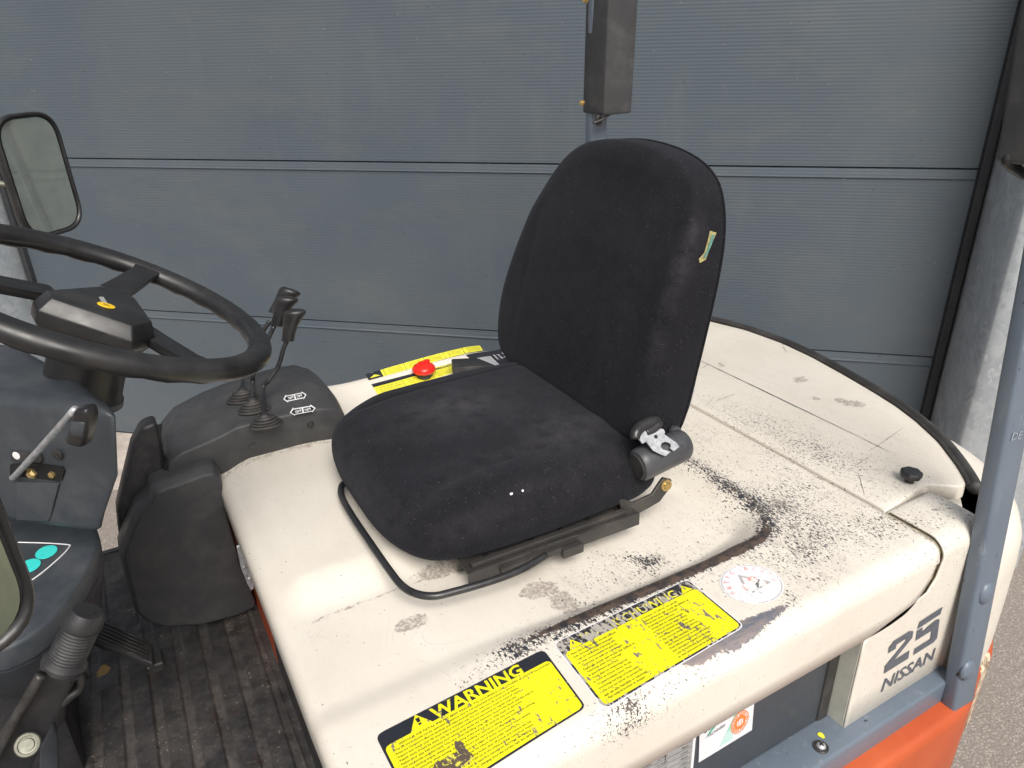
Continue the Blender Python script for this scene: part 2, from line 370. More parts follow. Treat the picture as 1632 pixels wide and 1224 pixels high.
def pillow(outline, prof, fmap, centre=None, fill=10):
    """rings of a 2-D outline inset by prof[i][0] at height prof[i][1]; the last ring is filled to the centre. fmap(x, y, h, rho)->3D"""
    n = len(outline); c = Vector(centre) if centre else sum(outline, Vector((0, 0)))/n
    v = []; f = []
    def ring(ins, h, sca=1.):
        for p in outline:
            d = p-c; L = d.length; s = max(0, (L-ins)/L)*sca; v.append(fmap(c.x+d.x*s, c.y+d.y*s, h, s))
    for ins, h in prof: ring(ins, h)
    m = len(prof)
    for i in range(1, fill): ring(prof[-1][0], prof[-1][1], 1-i/fill)
    v.append(fmap(c.x, c.y, prof[-1][1], 0)); tot = m+fill-1
    for i in range(tot-1):
        for j in range(n): f.append([i*n+j, i*n+(j+1) % n, (i+1)*n+(j+1) % n, (i+1)*n+j])
    for j in range(n): f.append([(tot-1)*n+j, (tot-1)*n+(j+1) % n, len(v)-1])
    f.append(list(range(n))[::-1])
    return fixn(v, f)
def textg(s, size=1, shear=0, bold=0, align='LEFT', space=1, res=2):
    cu = bpy.data.curves.new('t', 'FONT'); cu.body = s; cu.size = size; cu.shear = shear; cu.offset = bold; cu.align_x = align; cu.space_character = space
    cu.resolution_u = res; cu.fill_mode = 'FRONT' if hasattr(cu, 'fill_mode') else cu.fill_mode
    o = bpy.data.objects.new('t', cu); COL.objects.link(o); dg = bpy.context.evaluated_depsgraph_get(); dg.update()
    me = o.evaluated_get(dg).to_mesh(); v = [p.co[:2] for p in me.vertices]; f = [list(p.vertices) for p in me.polygons]
    o.evaluated_get(dg).to_mesh_clear(); bpy.data.objects.remove(o); bpy.data.curves.remove(cu); return v, f
def fitted(s, w, h, **k):
    v, f = textg(s, 1, **k)
    if not v: return v, f
    x0 = min(p[0] for p in v); x1 = max(p[0] for p in v); y0 = min(p[1] for p in v); y1 = max(p[1] for p in v)
    return [((p[0]-x0)/(x1-x0)*w if w else (p[0]-x0)/(y1-y0)*h, (p[1]-y0)/(y1-y0)*h) for p in v], f
def sst(a, b, x):
    t = min(1, max(0, (x-a)/(b-a))); return t*t*(3-2*t)
def bilin(c, s, t):
    a, b, d, e = (Vector(p) for p in c)   # tl tr br bl ; s right, t up
    return (e*(1-s)+d*s)*(1-t)+(a*(1-s)+b*s)*t
def ngrid(P, n=None): return P

FL = bpy.data.objects.new('forklift', None); COL.objects.link(FL)
FL['label'] = 'cream and orange forklift with black fabric seat, parked against the grey sectional door'; FL['category'] = 'forklift'
def part(name, label=None, parent=FL):
    o = bpy.data.objects.new(name, None); COL.objects.link(o); o.parent = parent
    if label: o['label'] = label
    return o

# ================================================================ GROUND, DOOR, POSTS
WU = Vector((.74242, -.66993, 0)); WN = Vector((.66993, .74242, 0)); WD = 2.812
def wp(u, off, z): return WN*(WD+off)+WU*u+Vector((0, 0, z))
g = obj('ground', [(-60, -60, 0), (60, -60, 0), (60, 60, 0), (-60, 60, 0)], [[0, 1, 2, 3]], 'ground'); g['kind'] = 'structure'
mb = MB()
us = [-2.9+i*.78 for i in range(6)]
pv = bpy.data.objects.new('pavement', None); COL.objects.link(pv); pv['kind'] = 'structure'
pw = MB()
for i in range(5):
    for j in range(2):
        P = [wp(us[i]+.004, -.47+j*.30, .004), wp(us[i+1]-.004, -.47+j*.30, .004), wp(us[i+1]-.004, -.475+(j+1)*.30, .004), wp(us[i]+.004, -.475+(j+1)*.30, .004)]
        P = [p+Vector((0, 0, -.03)) for p in P]
        v, f = prism(P, (0, 0, .034+rnd.uniform(0, .002)), .003, 1); obj('slab', v, f, 'slab', pv)
dr = bpy.data.objects.new('sectional_door', None); COL.objects.link(dr)
dr['label'] = 'grey blue sectional door with fine horizontal ribs behind the forklift'; dr['category'] = 'door'
JZ = [0.012, .69, 1.372, 2.054, 2.736, 3.42]
for i in range(5):
    z0, z1 = JZ[i], JZ[i+1]; u0, u1 = -2.955, .962
    # section profile (offset towards the viewer, height): flat face, bead under the joint, recessed joint
    pr = [(.040, z0+.0015), (-.0, z0+.0015), (-.004, z0+.004), (-.004, z1-.0335), (-.0100, z1-.0325), (-.0100, z1-.0315), (-.004, z1-.0285), (-.002, z1-.004), (.004, z1-.0018), (.040, z1-.0018)]
    P = [wp(u0, o, z) for o, z in pr]+[wp(u1, o, z) for o, z in pr]; n = len(pr)
    f = [[j, j+1, n+j+1, n+j] for j in range(n-1)]+[[n-1, 0, n, 2*n-1], list(range(n)), [n+j for j in range(n)][::-1]]
    v, f = fixn(P, f)
    o = obj('door_panel', v, f, 'door', dr)
v, f = prism([wp(-3.0, .045, 0), wp(1.0, .045, 0), wp(1.0, .045, 3.45), wp(-3.0, .045, 3.45)], WN*.02, 0); obj('backing', v, f, 'void', dr)
v, f = prism([wp(-2.955, -.004, 0), wp(.962, -.004, 0), wp(.962, .03, 0), wp(-2.955, .03, 0)], (0, 0, .013), .002, 1); obj('bottom_seal', v, f, 'seal', dr)
for u, s_ in ((.962, 1), (-2.955, -1)):
    v, f = prism([wp(u, -.03, 0), wp(u+s_*.028, -.03, 0), wp(u+s_*.028, .04, 0), wp(u, .04, 0)], (0, 0, 3.45), .003, 2); obj('side_seal', v, f, 'seal', dr)
v, f = prism([wp(.990, -.018, 0), wp(.998, -.018, 0), wp(.998, .04, 0), wp(.990, .04, 0)], (0, 0, 3.45), .002, 1); obj('guide_strip', v, f, 'void', dr)
for u, s_, lb in ((.999, 1, 'galvanised steel post to the right of the door, behind the blue guard leg'), (-2.992, -1, 'galvanised steel post at the left edge of the door, seen behind the mirror')):
    P = [(u, 0.04), (u, -.27), (u+s_*.012, -.30), (u+s_*.04, -.315), (u+s_*.30, -.315), (u+s_*.30, .04)]
    v, f = prism([wp(a, b, 0) for a, b in P], (0, 0, 3.6), .004, 2)
    o = obj('steel_post', v, f, 'galv', smooth=True, sharp=50); o['label'] = lb; o['category'] = 'post'; o['group'] = 'galvanised posts beside the door'
kb = bpy.data.objects.new('brick_edging', None); COL.objects.link(kb); kb['label'] = 'low edging of red brown bricks on the ground right of the forklift'; kb['category'] = 'brick edging'
for i in range(12):
    M = frame(wp(1.42+i*.212, -.42, .02), (0, 0, 1), WU); v, f = boxg((.1, 0, 0), (.205, .10, .05), M, .004, 1); obj('brick', v, f, 'brick', kb)

# ================================================================ HOOD
X0, X1, Y0, Y1, ZT = .088, 1.058, .500, 1.642, 1.05
def pan(x, y):
    """0 outside the sunken seat area, 1 well inside"""
    dx = .893-x; dy = y-.672; r = .085
    d = min(dx, dy)
    if dx < r and dy < r: d = r-math.hypot(r-dx, r-dy)
    return d
def hz(x, y):
    z = ZT
    d = pan(x, y); dep = .004+.020*sst(.25, .62, x)
    z -= dep*1.25*sst(-.008, .034+.03*sst(.7, .9, x), d)*sst(1.66, 1.5, y)
    # raised platform under the seat: near slope y .866 -> .95
    z += (.006+.014*sst(.45, .25, x)+.010*sst(.4, .7, x))*sst(.866, .95, y)*sst(.09, .16, x)*sst(.0, .14, .893-x)
    z += .0015*math.sin(x*9+1)*math.sin(y*7)
    z -= .006*sst(1.0, 1.06, x)*0
    return z
def edge(v0, v1, v, r):
    a = v-v0; b = v1-v; return a, b
RN, RF, RL = .032, .04, .020
def hood_pt(s, t, xi, yi):
    return None
mb = MB()
# parametric: along y an arc-length style list of (y, drop), likewise along x
def yprof():
    L = []
    for z in (.119, .118, .09, .06, RN): L.append((Y0+(0 if z < .119 else .004), z))
    for i in range(1, 9): a = math.pi/2*i/9; L.append((Y0+RN*(1-math.cos(math.pi/2-a) if False else (1-math.cos(a))), RN*(1-math.sin(a))))
    n = 210
    for i in range(n+1): L.append((Y0+RN+(Y1-Y0-RN-RF)*i/n, 0))
    for i in range(1, 9): a = math.pi/2*i/9; L.append((Y1-RF*(1-math.sin(a)), RF*(1-math.cos(a))))
    L += [(Y1, RF), (Y1, .09)]
    return L
YP = yprof()
def xprof():
    L = [(X0+.012, .052), (X0+.002, .05), (X0, .044), (X0, RL)]
    for i in range(1, 6): a = math.pi/2*i/6; L.append((X0+RL*(1-math.cos(a)), RL*(1-math.sin(a))))
    n = 230
    for i in range(n+1): L.append((X0+RL+(X1-X0-RL)*i/n, 0))
    L.append((X1+.001, .004)); L.append((X1+.001, .02))
    return L
XP = xprof()
V = []; F = []
for (x, dx) in XP:
    for (y, dy) in YP:
        zt = hz(x, min(max(y, Y0+.02), Y1-.02))
        fx = dx
        if dy >= RN-.001 and y < Y0+.1: d = dy+ (fx*.0)
        else: d = 1-(1-dy/RN)*(1-min(dx, RN)/RN) if (dx < RN and dy < RN) else 0; d = max(dy, dx) if (dy == 0 or dx == 0) else max(dy, dx)
        V.append([x, y, zt-max(d, dy)])
# lower rear corner of the near skirt is cut to a round
def skirt(x):
    if x < .93: return .931
    if x < .99: return .931+.006*((x-.93)/.06)**2
    t = min(1, (x-.99)/.058); return .937+.075*(1-math.sqrt(max(0, 1-t*t)))+.01*t
for i, (x, dx) in enumerate(XP):
    for j, (y, dy) in enumerate(YP):
        if y < Y0+.01 and dy > RN-.001:
            q = (dy-RN)/(.119-RN); zb = skirt(x); zt = V[i*len(YP)+5][2] if False else hz(x, Y0+.02)-max(RN, dx)
            V[i*len(YP)+j][2] = zt+(min(zb, zt-.002)-zt)*q
ny = len(YP)
for i in range(len(XP)-1):
    for j in range(ny-1): F.append([i*ny+j, (i+1)*ny+j, (i+1)*ny+j+1, i*ny+j+1])
hood = obj('hood', V, F, 'cream', FL, True, label='cream battery hood with chipped paint and warning stickers')
fb = lambda p, s=1: noise.noise(Vector((p.x*s, p.y*s, p.z*s)))
def seg(p, a, b):
    a = Vector(a); b = Vector(b); q = Vector((p.x, p.y)); t = max(0, min(1, (q-a).dot(b-a)/(b-a).length_squared)); return (q-a-(b-a)*t).length
def w_wear(p):
    x, y = p.x, p.y; d = pan(x, y)
    if p.z < 1.0: return .06+.08*max(0, fb(p, 20))
    w = .12+.10*sst(.5, .9, x)*sst(1.2, .7, y)
    w += .80*math.exp(-((d+.004)/.016)**2)*sst(.22, .45, x)*sst(1.1, .8, y)                          # along the rim of the pan
    w += .50*math.exp(-((x-.915)/.05)**2-((y-.74)/.06)**2)                                    # worn corner
    w += .30*sst(.80, .95, x)*sst(1.3, .85, y)*sst(.52, .6, y)
    w += .45*math.exp(-((x-.64)/.13)**2-((y-.735)/.035)**2)*(.6+.8*max(0, fb(p, 14)))
    w += .45*math.exp(-((x-.50)/.1)**2-((y-.60)/.07)**2)*.6+.35*math.exp(-((x-.41)/.05)**2-((y-.665)/.05)**2)
    w += .62*math.exp(-(seg(p, (.36, .515), (.44, .515))/.022)**2)+.35*math.exp(-(seg(p, (.44, .512), (.62, .512))/.012)**2)
    w += .5*math.exp(-(seg(p, (.60, .80), (.67, .74))/.012)**2)+.4*math.exp(-(seg(p, (.48, .73), (.52, .70))/.01)**2)
    w += .25*math.exp(-(seg(p, (.66, .62), (.86, .62))/.05)**2)
    w += .45*math.exp(-(seg(p, (.70, .535), (.86, .545))/.016)**2)*max(0, .4+fb(p, 25))
    w += .9*math.exp(-(seg(p, (.27, .643), (.42, .658))/.011)**2)+.7*math.exp(-(seg(p, (.42, .654), (.74, .662))/.007)**2)+.5*math.exp(-(seg(p, (.20, .665), (.36, .668))/.012)**2)
    w += .50*math.exp(-(seg(p, (.20, .507), (.36, .510))/.010)**2)*(.5+fb(p, 22))+.30*math.exp(-((x-.56)/.10)**2-((y-.74)/.04)**2)
    w *= .65+.6*(fb(p, 9)+.4)
    w *= .35+.65*sst(.16, .5, x+.4*(fb(p, 5)))
    return max(.02, min(1.05, w))
def w_rust(p):
    x, y = p.x, p.y
    if p.z < 1.0: return 0
    yc = .667; r = math.exp(-((y-yc)/(.008+.008*sst(.4, .6, x)))**2)*sst(.28, .48, x)*sst(.93, .70, x)*1.0
    r += .50*math.exp(-((pan(x, y)+.004)/.012)**2)*sst(.70, .78, x)*sst(.95, .78, y)
    r += .5*math.exp(-((x-.86)/.02)**2-((y-.9)/.006)**2)*0
    return min(.95, r)
def w_bare(p):
    x, y = p.x, p.y
    if p.z < ZT-.045: return 0
    # dent beside the second sticker: a lens-shaped strip along the near edge
    c = .522+.012*math.sin((x-.49)*6); t = (x-.535)/(.745-.535)
    if t <= 0 or t >= 1: return 0
    hw = .015*math.sqrt(math.sin(math.pi*min(1, t)))*(1+.5*fb(p, 30))
    d = abs((y if p.z > ZT-.02 else y-.3*(ZT-p.z))-c)
    return max(0, min(1, .5+(hw-d)/.03))
def w_dirt(p):
    x, y = p.x, p.y
    if p.z < 1.0: return 0
    s_ = 0
    for cx, cy, rx, ry, a in ((.36, .875, .06, .02, 1.1), (.262, .785, .030, .016, .9), (.463, .765, .035, .02, 1.1), (.48, .725, .025, .04, .8), (.155, 1.16, .03, .02, .25), (.2, 1.12, .025, .012, .25),
                          (.2, .68, .03, .02, .2), (.16, .62, .02, .03, .2), (.66, .69, .05, .01, .6), (.90, .66, .012, .008, 1.1), (.93, .72, .01, .02, .9), (.6, .72, .1, .02, .3)):
        s_ = max(s_, a*math.exp(-(((x-cx)/rx)**2+((y-cy)/ry)**2)**1.5))
    s_ = max(s_, .55*math.exp(-(seg(p, (.14, .861), (.33, .866))/.006)**2))
    s_ = max(s_, .5*sst(1.30, 1.345, y)*sst(.36, .3, x), .45*sst(1.03, 1.058, x)*sst(1.3, .7, y))
    return s_
for nm, fn in (('wear', w_wear), ('rust', w_rust), ('bare', w_bare), ('dirt', w_dirt)): attrf(hood, nm, fn)
def onhood(x, y, off):
    if y < Y0+RN:
        t = min(1, (Y0+RN-y)/RN); return Vector((x, y, hz(x, Y0+.02)-RN*(1-math.sqrt(max(0, 1-t*t)))+off))
    return Vector((x, y, hz(x, y)+off))
# underside closing panel so the hood is not a paper shell
v, f = prism([(X0+.016, Y0+.012, .975), (X1-.01, Y0+.012, .975), (X1-.01, Y1-.012, .975), (X0+.016, Y1-.012, .975)], (0, 0, .02), 0); obj('inner_frame', v, f, 'steel', hood)

for L_, r_ in (([(0.5346,0.5036,0.9869),(0.5201,0.5036,0.9804),(0.5084,0.5036,0.9689),(0.5025,0.5036,0.95),(0.5011,0.5036,0.9293),(0.5016,0.5036,0.9106)], .0007), ([(0.5247,0.5036,0.9893),(0.5123,0.5036,0.984),(0.5026,0.5036,0.9735)], .0004), ([(0.4886,0.5036,1.0384),(0.4916,0.5036,1.0278),(0.4833,0.5036,1.0293),(0.4731,0.5036,1.0297)], .0006)):
    v, f = tube(L_, [r_*(.3+.7*math.sin(math.pi*(i+.5)/len(L_))) for i in range(len(L_))], 5, res=4); obj('scratch', v, f, 'ink', hood)
# ---- stickers
def sticker(name, quad, mats, layers, mapf, parent, label=None, base_r=.05):
    """layers: list of (verts2d in 0..W x 0..H, faces, material index, lift)"""
    mb = MB()
    for v2, f2, mi, lift in layers: mb.add([mapf(a, b, lift) for a, b in v2], f2, mi)
    return mb.build(name, mats, parent, label=label)
def rrect(x0, y0, x1, y1, r, n=4, cx=1, cy=1):
    P = roundpoly([(x0, y0), (x1, y0), (x1, y1), (x0, y1)], r, n); return P
def gridded(poly, W, H, nx, ny_):
    """fill a convex-ish 2-D polygon as a grid cut: returns verts, faces (used where the sticker bends)"""
    bm = bmesh.new(); vs = [bm.verts.new((p[0], p[1], 0)) for p in poly]; bm.faces.new(vs)
    for i in range(1, nx): bmesh.ops.bisect_plane(bm, geom=bm.verts[:]+bm.edges[:]+bm.faces[:], plane_co=(W*i/nx, 0, 0), plane_no=(1, 0, 0))
    for i in range(1, ny_): bmesh.ops.bisect_plane(bm, geom=bm.verts[:]+bm.edges[:]+bm.faces[:], plane_co=(0, H*i/ny_, 0), plane_no=(0, 1, 0))
    bm.verts.index_update(); r = [q.co[:2] for q in bm.verts], [[q.index for q in g.verts] for g in bm.faces]; bm.free(); return r
TXT1 = ['SERIOUS OR FATAL INJURY MAY RESULT TO YOURSELF OR OTHERS IF NOT FOLLOWED', '- This lift truck should not be operated by anyone who is not authorized and trained to drive it.',
        "- Read the Operator's Manual carefully and make yourself familiar with your lift truck and all details.", '- Inspect and check your lift truck before and after use. Do not operate a truck in need of repair.',
        '- Repair work should be done only by trained and authorized personnel at regular intervals.', '- Fasten your seat belt and keep your whole body inside the Operator Guard with hands and feet kept in.',
        '- Do not handle unstable loads. Use care when handling long, high or wide loads on the forks.', "- Before starting engine, always set the parking brake and put all controls into neutral.",
        '- Operate smoothly when turning, stopping, travelling in reverse or lifting. Lower forks when parking.', '- Slow down at corners, on wet or slippery floors and carry loads on slopes uphill.',
        '- Be careful for people, overhead obstructions and edges of docks. Sound horn where needed.', '- Do not carry passengers or lift people. Never let others stand under raised forks.',
        '- When you leave truck lower forks, set parking brake, shut off power and remove the key.', 'If truck tips over, do not jump. Brace feet, hold on to the wheel and lean away from impact.',
        '- Disconnect battery connectors and wait at least five minutes for cartridge discharging.', '- Contact us immediately after connecting or charging since the current runs the cables.']
TXT2 = ['Deze heftruck mag alleen worden bediend', 'door bevoegd en opgeleid personeel.', '- Lees de handleiding zorgvuldig door', 'en wees vertrouwd met het gebruik.', '- Controleer uw heftruck voor gebruik.',
        'Gebruik nooit een truck die defect is.', '- Reparaties alleen door bevoegd', 'en geautoriseerd personeel.', '- Draag altijd uw veiligheidsgordel', 'en houd uw lichaam binnen de kap.', '- Til geen instabiele lasten. Wees', 'voorzichtig met lange of brede lasten.',
        '- Zet voor het starten de parkeerrem', 'aan en alle hendels in neutraal.', '- Rijd rustig bij bochten en stoppen.']
def tri(cx, cy, s):
    out = [(cx-s, cy), (cx+s, cy), (cx, cy+s*1.75)]; return out
def warn_sticker(quad, title, body, two, label, mats, seed):
    W, H = 1.0, .56; r_ = random.Random(seed); c = quad
    def mp(a, b, lift):
        p = bilin(c, a/W, b/H); return onhood(p.x, p.y, .0008+lift)
    L = []
    if two: v, f = gridded([Vector(q) for q in rrect(-.007, -.007, 1.007, H+.007, .05)], W, H, 10, 8); L.append((v, f, 4, -.0002))
    v, f = gridded([Vector(q) for q in rrect(0, 0, W, H, .045)], W, H, 10, 8); L.append((v, f, 0, 0))
    v, f = gridded([Vector(q) for q in rrect(.012, .012, W-.012, H*.815, .035)], W, H, 10, 8); L.append((v, f, 1, .0003))
    hh = .085; y0 = H*.83
    if not two:
        t = tri(.215, y0-.012, .062); L.append((t, [[0, 1, 2]], 1, .0004))
        L.append(([(.207, y0+.033), (.223, y0+.033), (.226, y0+.065), (.204, y0+.065)], [[0, 1, 2, 3]], 0, .0006)); L.append(([(.207, y0+.012), (.223, y0+.012), (.223, y0+.026), (.207, y0+.026)], [[0, 1, 2, 3]], 0, .0006))
        v, f = fitted(title, .54, hh*1.12, bold=.028); L.append(([(a+.285, b+y0-.012) for a, b in v], f, 1, .0004))
    else:
        for cx in (.095, .925): L.append((tri(cx, y0-.004, .042), [[0, 1, 2]], 1, .0004)); L.append(([(cx-.005, y0+.02), (cx+.005, y0+.02), (cx+.006, y0+.045), (cx-.006, y0+.045)], [[0, 1, 2, 3]], 0, .0006))
        v, f = fitted(title, .70, hh*.85, bold=.02); L.append(([(a+.155, b+y0-.004) for a, b in v], f, 5, .0004))
    n = len(body); y = H*.79
    if not two:
        lh = (H*.79-.03)/n
        for i, s_ in enumerate(body):
            y -= lh; v, f = fitted(s_, None, lh*.70, bold=.012); mx = max(a for a, b in v); k_ = min(1.25, .9/mx) if i == 0 else min(.95, .93/mx)
            L.append(([(a*k_+(.08 if i == 0 else .035), b+y) for a, b in v], f, 3, .0005))
    else:
        lh = (H*.79-.03)/n
        for col_ in (0, 1):
            y = H*.79
            for i in range(n):
                y -= lh; s_ = body[(i+col_*4) % n]; v, f = fitted(s_, None, lh*.68, bold=.012); mx = max(a for a, b in v); k_ = min(.9, .44/mx)
                L.append(([(a*k_+.04+col_*.49, b+y) for a, b in v], f, 3, .0005))
    return sticker('warning_sticker', c, mats, L, mp, hood, label)
s1 = warn_sticker([(.150, .628, 0), (.3935, .640, 0), (.389, .532, 0), (.152, .500+.012, 0)], 'WARNING', TXT1, False, 'yellow and black WARNING sticker, torn at its lower middle', ['blk_st', 'yellow', 'white', 'ink'], 1)
s2 = warn_sticker([(.411, .641, 0), (.657, .650, 0), (.657, .535, 0), (.4075, .520, 0)], 'WAARSCHUWING', TXT2, True, 'scuffed yellow warning sticker with two columns of text', ['blk_st2', 'yellow3', 'white', 'ink', 'whitest', 'yellow4'], 2)
def jag(poly, amp, n, seed):
    r_ = random.Random(seed); out = []
    for i in range(len(poly)):
        a = Vector(poly[i]); b = Vector(poly[(i+1) % len(poly)])
        for k_ in range(n): p = a.lerp(b, k_/n); out.append((p.x+r_.uniform(-amp, amp), p.y+r_.uniform(-amp, amp)))
    return out
k = m_sticker('torn_adhesive', (.115, .085, .068, 1), 1.6, (.70, .64, .08, 1)); MT['torn'] = k; MT['oldzinc'] = m_plain('old_zinc', (.17, .17, .135, 1), .5, .4, .25, 80)
for poly, sd_ in (([p[:2] for p in [(0.1877,0.5404,1.05),(0.1952,0.5571,1.05),(0.2012,0.5564,1.05),(0.2145,0.5561,1.05),(0.2226,0.5561,1.05),(0.2271,0.5691,1.05),(0.2339,0.5661,1.05),(0.236,0.5521,1.05),(0.2373,0.537,1.05),(0.2199,0.5342,1.05),(0.2108,0.5268,1.05)]], 3), ([(.612, .594), (.607, .604), (.603, .602), (.609, .594)], 4)):
    J = jag(poly, .0018, 5, sd_); obj('torn_patch', [onhood(a, b, .0020) for a, b in J], [list(range(len(J)))], 'torn', hood)
# round red and white sticker
def ringpoly(cx, cy, r, n=40): return [(cx+r*math.cos(2*math.pi*i/n), cy+r*math.sin(2*math.pi*i/n)) for i in range(n)]
def ringfaces(n): return [[i, (i+1) % n, n+(i+1) % n, n+i] for i in range(n)]
L = [(ringpoly(0, 0, 1), [list(range(40))], 0, 0), (ringpoly(0, 0, .96)+ringpoly(0, 0, .93), ringfaces(40), 3, .0002)]
for i in range(13):
    v, f = fitted('SAFETYCHECKED'[i], .13, .17, bold=.02); a0 = R(215-i*20); cx, cy = .78*math.cos(a0), .78*math.sin(a0); c_, s_ = math.cos(a0-R(90)), math.sin(a0-R(90))
    L.append(([(cx+(a-.07)*c_-(b-.08)*s_, cy+(a-.07)*s_+(b-.08)*c_) for a, b in v], f, 1, .0003))
L.append(([(-.55, -.35), (.55, -.35), (0, .6)]+[(-.40, -.27), (.40, -.27), (0, .43)], [[0, 1, 4, 3], [1, 2, 5, 4], [2, 0, 3, 5]], 3, .0003))
L.append((ringpoly(.18, .12, .16, 16), [list(range(16))], 1, .0004)); L.append((ringpoly(-.3, -.02, .12, 16), [list(range(16))], 1, .0004)); L.append(([(-.02, -.3), (.3, -.05), (.36, .0), (.05, -.1)], [[0, 1, 2, 3]], 2, .0004))
MT['ghost'] = m_sticker('faint_print', (.45, .42, .40, 1), 1.6, (.8, .78, .76, 1)); MT['redghost'] = m_sticker('worn_red', (.80, .28, .25, 1), 2.0, (.82, .8, .78, 1))
def mp_round(a, b, lift):
    c_, s_ = math.cos(R(6)), math.sin(R(6)); return onhood(.733+.049*(a*c_-b*s_), .5935+.043*(a*s_+b*c_), .0008+lift)
sticker('inspection_sticker', None, ['whitest', 'redghost', 'blk_st2', 'ghost'], L, mp_round, hood, 'round white sticker with worn red lettering')
# far edge stickers: strips with tiny writing
def strip(quad, cols, name, label, seed, kind='y'):
    r_ = random.Random(seed); L = []; W = 1.; H = .22
    def mp(a, b, lift): p = bilin(quad, a/W, b/H); return onhood(p.x, p.y, .0008+lift)
    v, f = gridded([Vector(q) for q in rrect(0, 0, W, H, .02)], W, H, 8, 2)
    if kind == 'y':
        L.append((v, f, 1, 0)); L.append(([(0, 0), (.12, 0), (.12, H), (0, H)], [[0, 1, 2, 3]], 0, .0003)); L.append((tri(.06, .05, .045), [[0, 1, 2]], 1, .0005))
        for c0 in range(cols):
            x0 = .14+c0*.86/cols; L.append(([(x0, 0), (x0+.004, 0), (x0+.004, H), (x0, H)], [[0, 1, 2, 3]], 0, .0003))
            for rr in range(4):
                v, f = fitted(TXT1[1+(c0+rr*3) % 14][:24], .70*.86/cols, .026); L.append(([(a+x0+.03, b+.03+rr*.042) for a, b in v], f, 3, .0004))
    elif kind == 'h':
        L.append((v, f, 1, 0)); L.append(([(0, H*.74), (W, H*.74), (W, H), (0, H)], [[0, 1, 2, 3]], 0, .0003))
        for c0, t_ in enumerate(('WARNING', 'ACHTUNG', 'ATTENTION')):
            x0 = .02+c0*.33; v, f = fitted(t_, .24, .038, bold=.02); L.append(([(a+x0+.04, b+H*.78) for a, b in v], f, 1, .0005)); L.append(([(x0+.30, 0), (x0+.304, 0), (x0+.304, H*.74), (x0+.30, H*.74)], [[0, 1, 2, 3]], 0, .0003))
            for rr in range(4): v, f = fitted(TXT1[2+(c0+rr*2) % 13][:26], .27, .02); L.append(([(a+x0+.015, b+.02+rr*.034) for a, b in v], f, 3, .0004))
    else:
        L.append((v, f, 0, 0))
        for i in range(9): x0 = .05+i*.055; L.append(([(x0, .03), (x0+.034, .03), (x0+.034, H*.72), (x0, H*.72)], [[0, 1, 2, 3]], 2, .0003))
        v, f = fitted('R 1000V', .3, .07, bold=.02); L.append(([(a+.62, b+.1) for a, b in v], f, 2, .0003)); v, f = fitted('BATTERY', .3, .04); L.append(([(a+.62, b+.03) for a, b in v], f, 2, .0003))
    return sticker(name, quad, ['blk_st', 'yellow2', 'white', 'ink'], L, mp, hood, label)
strip([(0.4902,1.6291,1.05), (0.8155,1.6438,1.05), (0.8105,1.6159,1.05), (0.488,1.6,1.05)], 5, 'instruction_sticker', 'thin yellow strip sticker along the far edge of the hood', 5)
strip([(0.4883,1.5828,1.05), (0.7158,1.5873,1.05), (0.7216,1.5553,1.05), (0.4865,1.5303,1.05)], 3, 'instruction_sticker', 'yellow sticker with black heading beside the red knob', 6, 'h')
strip([(0.754,1.6066,1.05), (0.8703,1.6141,1.05), (0.8714,1.5419,1.05), (0.7732,1.5273,1.05)], 3, 'rating_sticker', 'black sticker with white bars behind the seat', 8, 'b')

# ================================================================ REAR COVER, GASKET, KNOB, CORNER PANEL
arc_out = [(1.4004,1.61,1.05),(1.483,1.485,1.05),(1.5172,1.3716,1.05),(1.5279,1.2467,1.05),(1.5177,1.1357,1.05),(1.4961,1.0247,1.05),(1.4708,0.9205,1.05),(1.4474,0.8412,1.05),(1.4154,0.7685,1.05),(1.3719,0.6929,1.05),(1.3126,0.6184,1.05),(1.2703,0.5741,1.05)]
far_pts = [(1.10, 1.64, 1.05), (1.25, 1.63, 1.05), (1.38, 1.59, 1.05)]
plate = [(1.0685, 1.63, 1.05), (1.0685, .6095, 1.05), (1.2035, .6265, 1.05), (1.245, .592, 1.05)]
outer = [Vector(p) for p in arc_out[2:]][::-1]
outer2 = []
cen = Vector((1.1, 1.1, 1.05))
for p in outer: outer2.append(p+(cen-p).normalized()*.014)
poly = [Vector(p) for p in plate]+[p for p in outer2 if p.x > 1.24]+[Vector((1.462, 1.50, 1.05)), Vector((1.38, 1.58, 1.05)), Vector((1.25, 1.625, 1.05))]
# cover as a dense sheet with rolled edge
PO = roundpoly([(p.x, p.y) for p in poly], [.004, .006, .006, .03]+[.02]*(len(poly)-4), 3)
PO2 = []
for i, p in enumerate(PO):
    q = PO[(i+1) % len(PO)]; n = max(1, int((q-p).length/.02))
    for k_ in range(n): PO2.append(p.lerp(q, k_/n))
v, f = pillow(PO2, [(0.003, -.03), (0, -.028), (0, -.004), (.0015, -.001), (.004, 0)], lambda x, y, h, r: Vector((x, y, 1.05+h)), (1.22, 1.05), 26)
cover = obj('rear_cover', v, f, 'cream', FL, True, sharp=50, label='cream rear cover plate with a long dark scratch')
scr_a, scr_b = Vector((1.2501,1.2865,1.05)), Vector((1.2501,0.8074,1.05))
def wc(p):
    x, y = p.x, p.y; w = .16+.5*math.exp(-((x-1.12)/.09)**2)*sst(1.5, .8, y)+.25*math.exp(-((x-1.25)/.1)**2-((y-.75)/.12)**2)
    return w*(.7+.5*fb(p, 8))
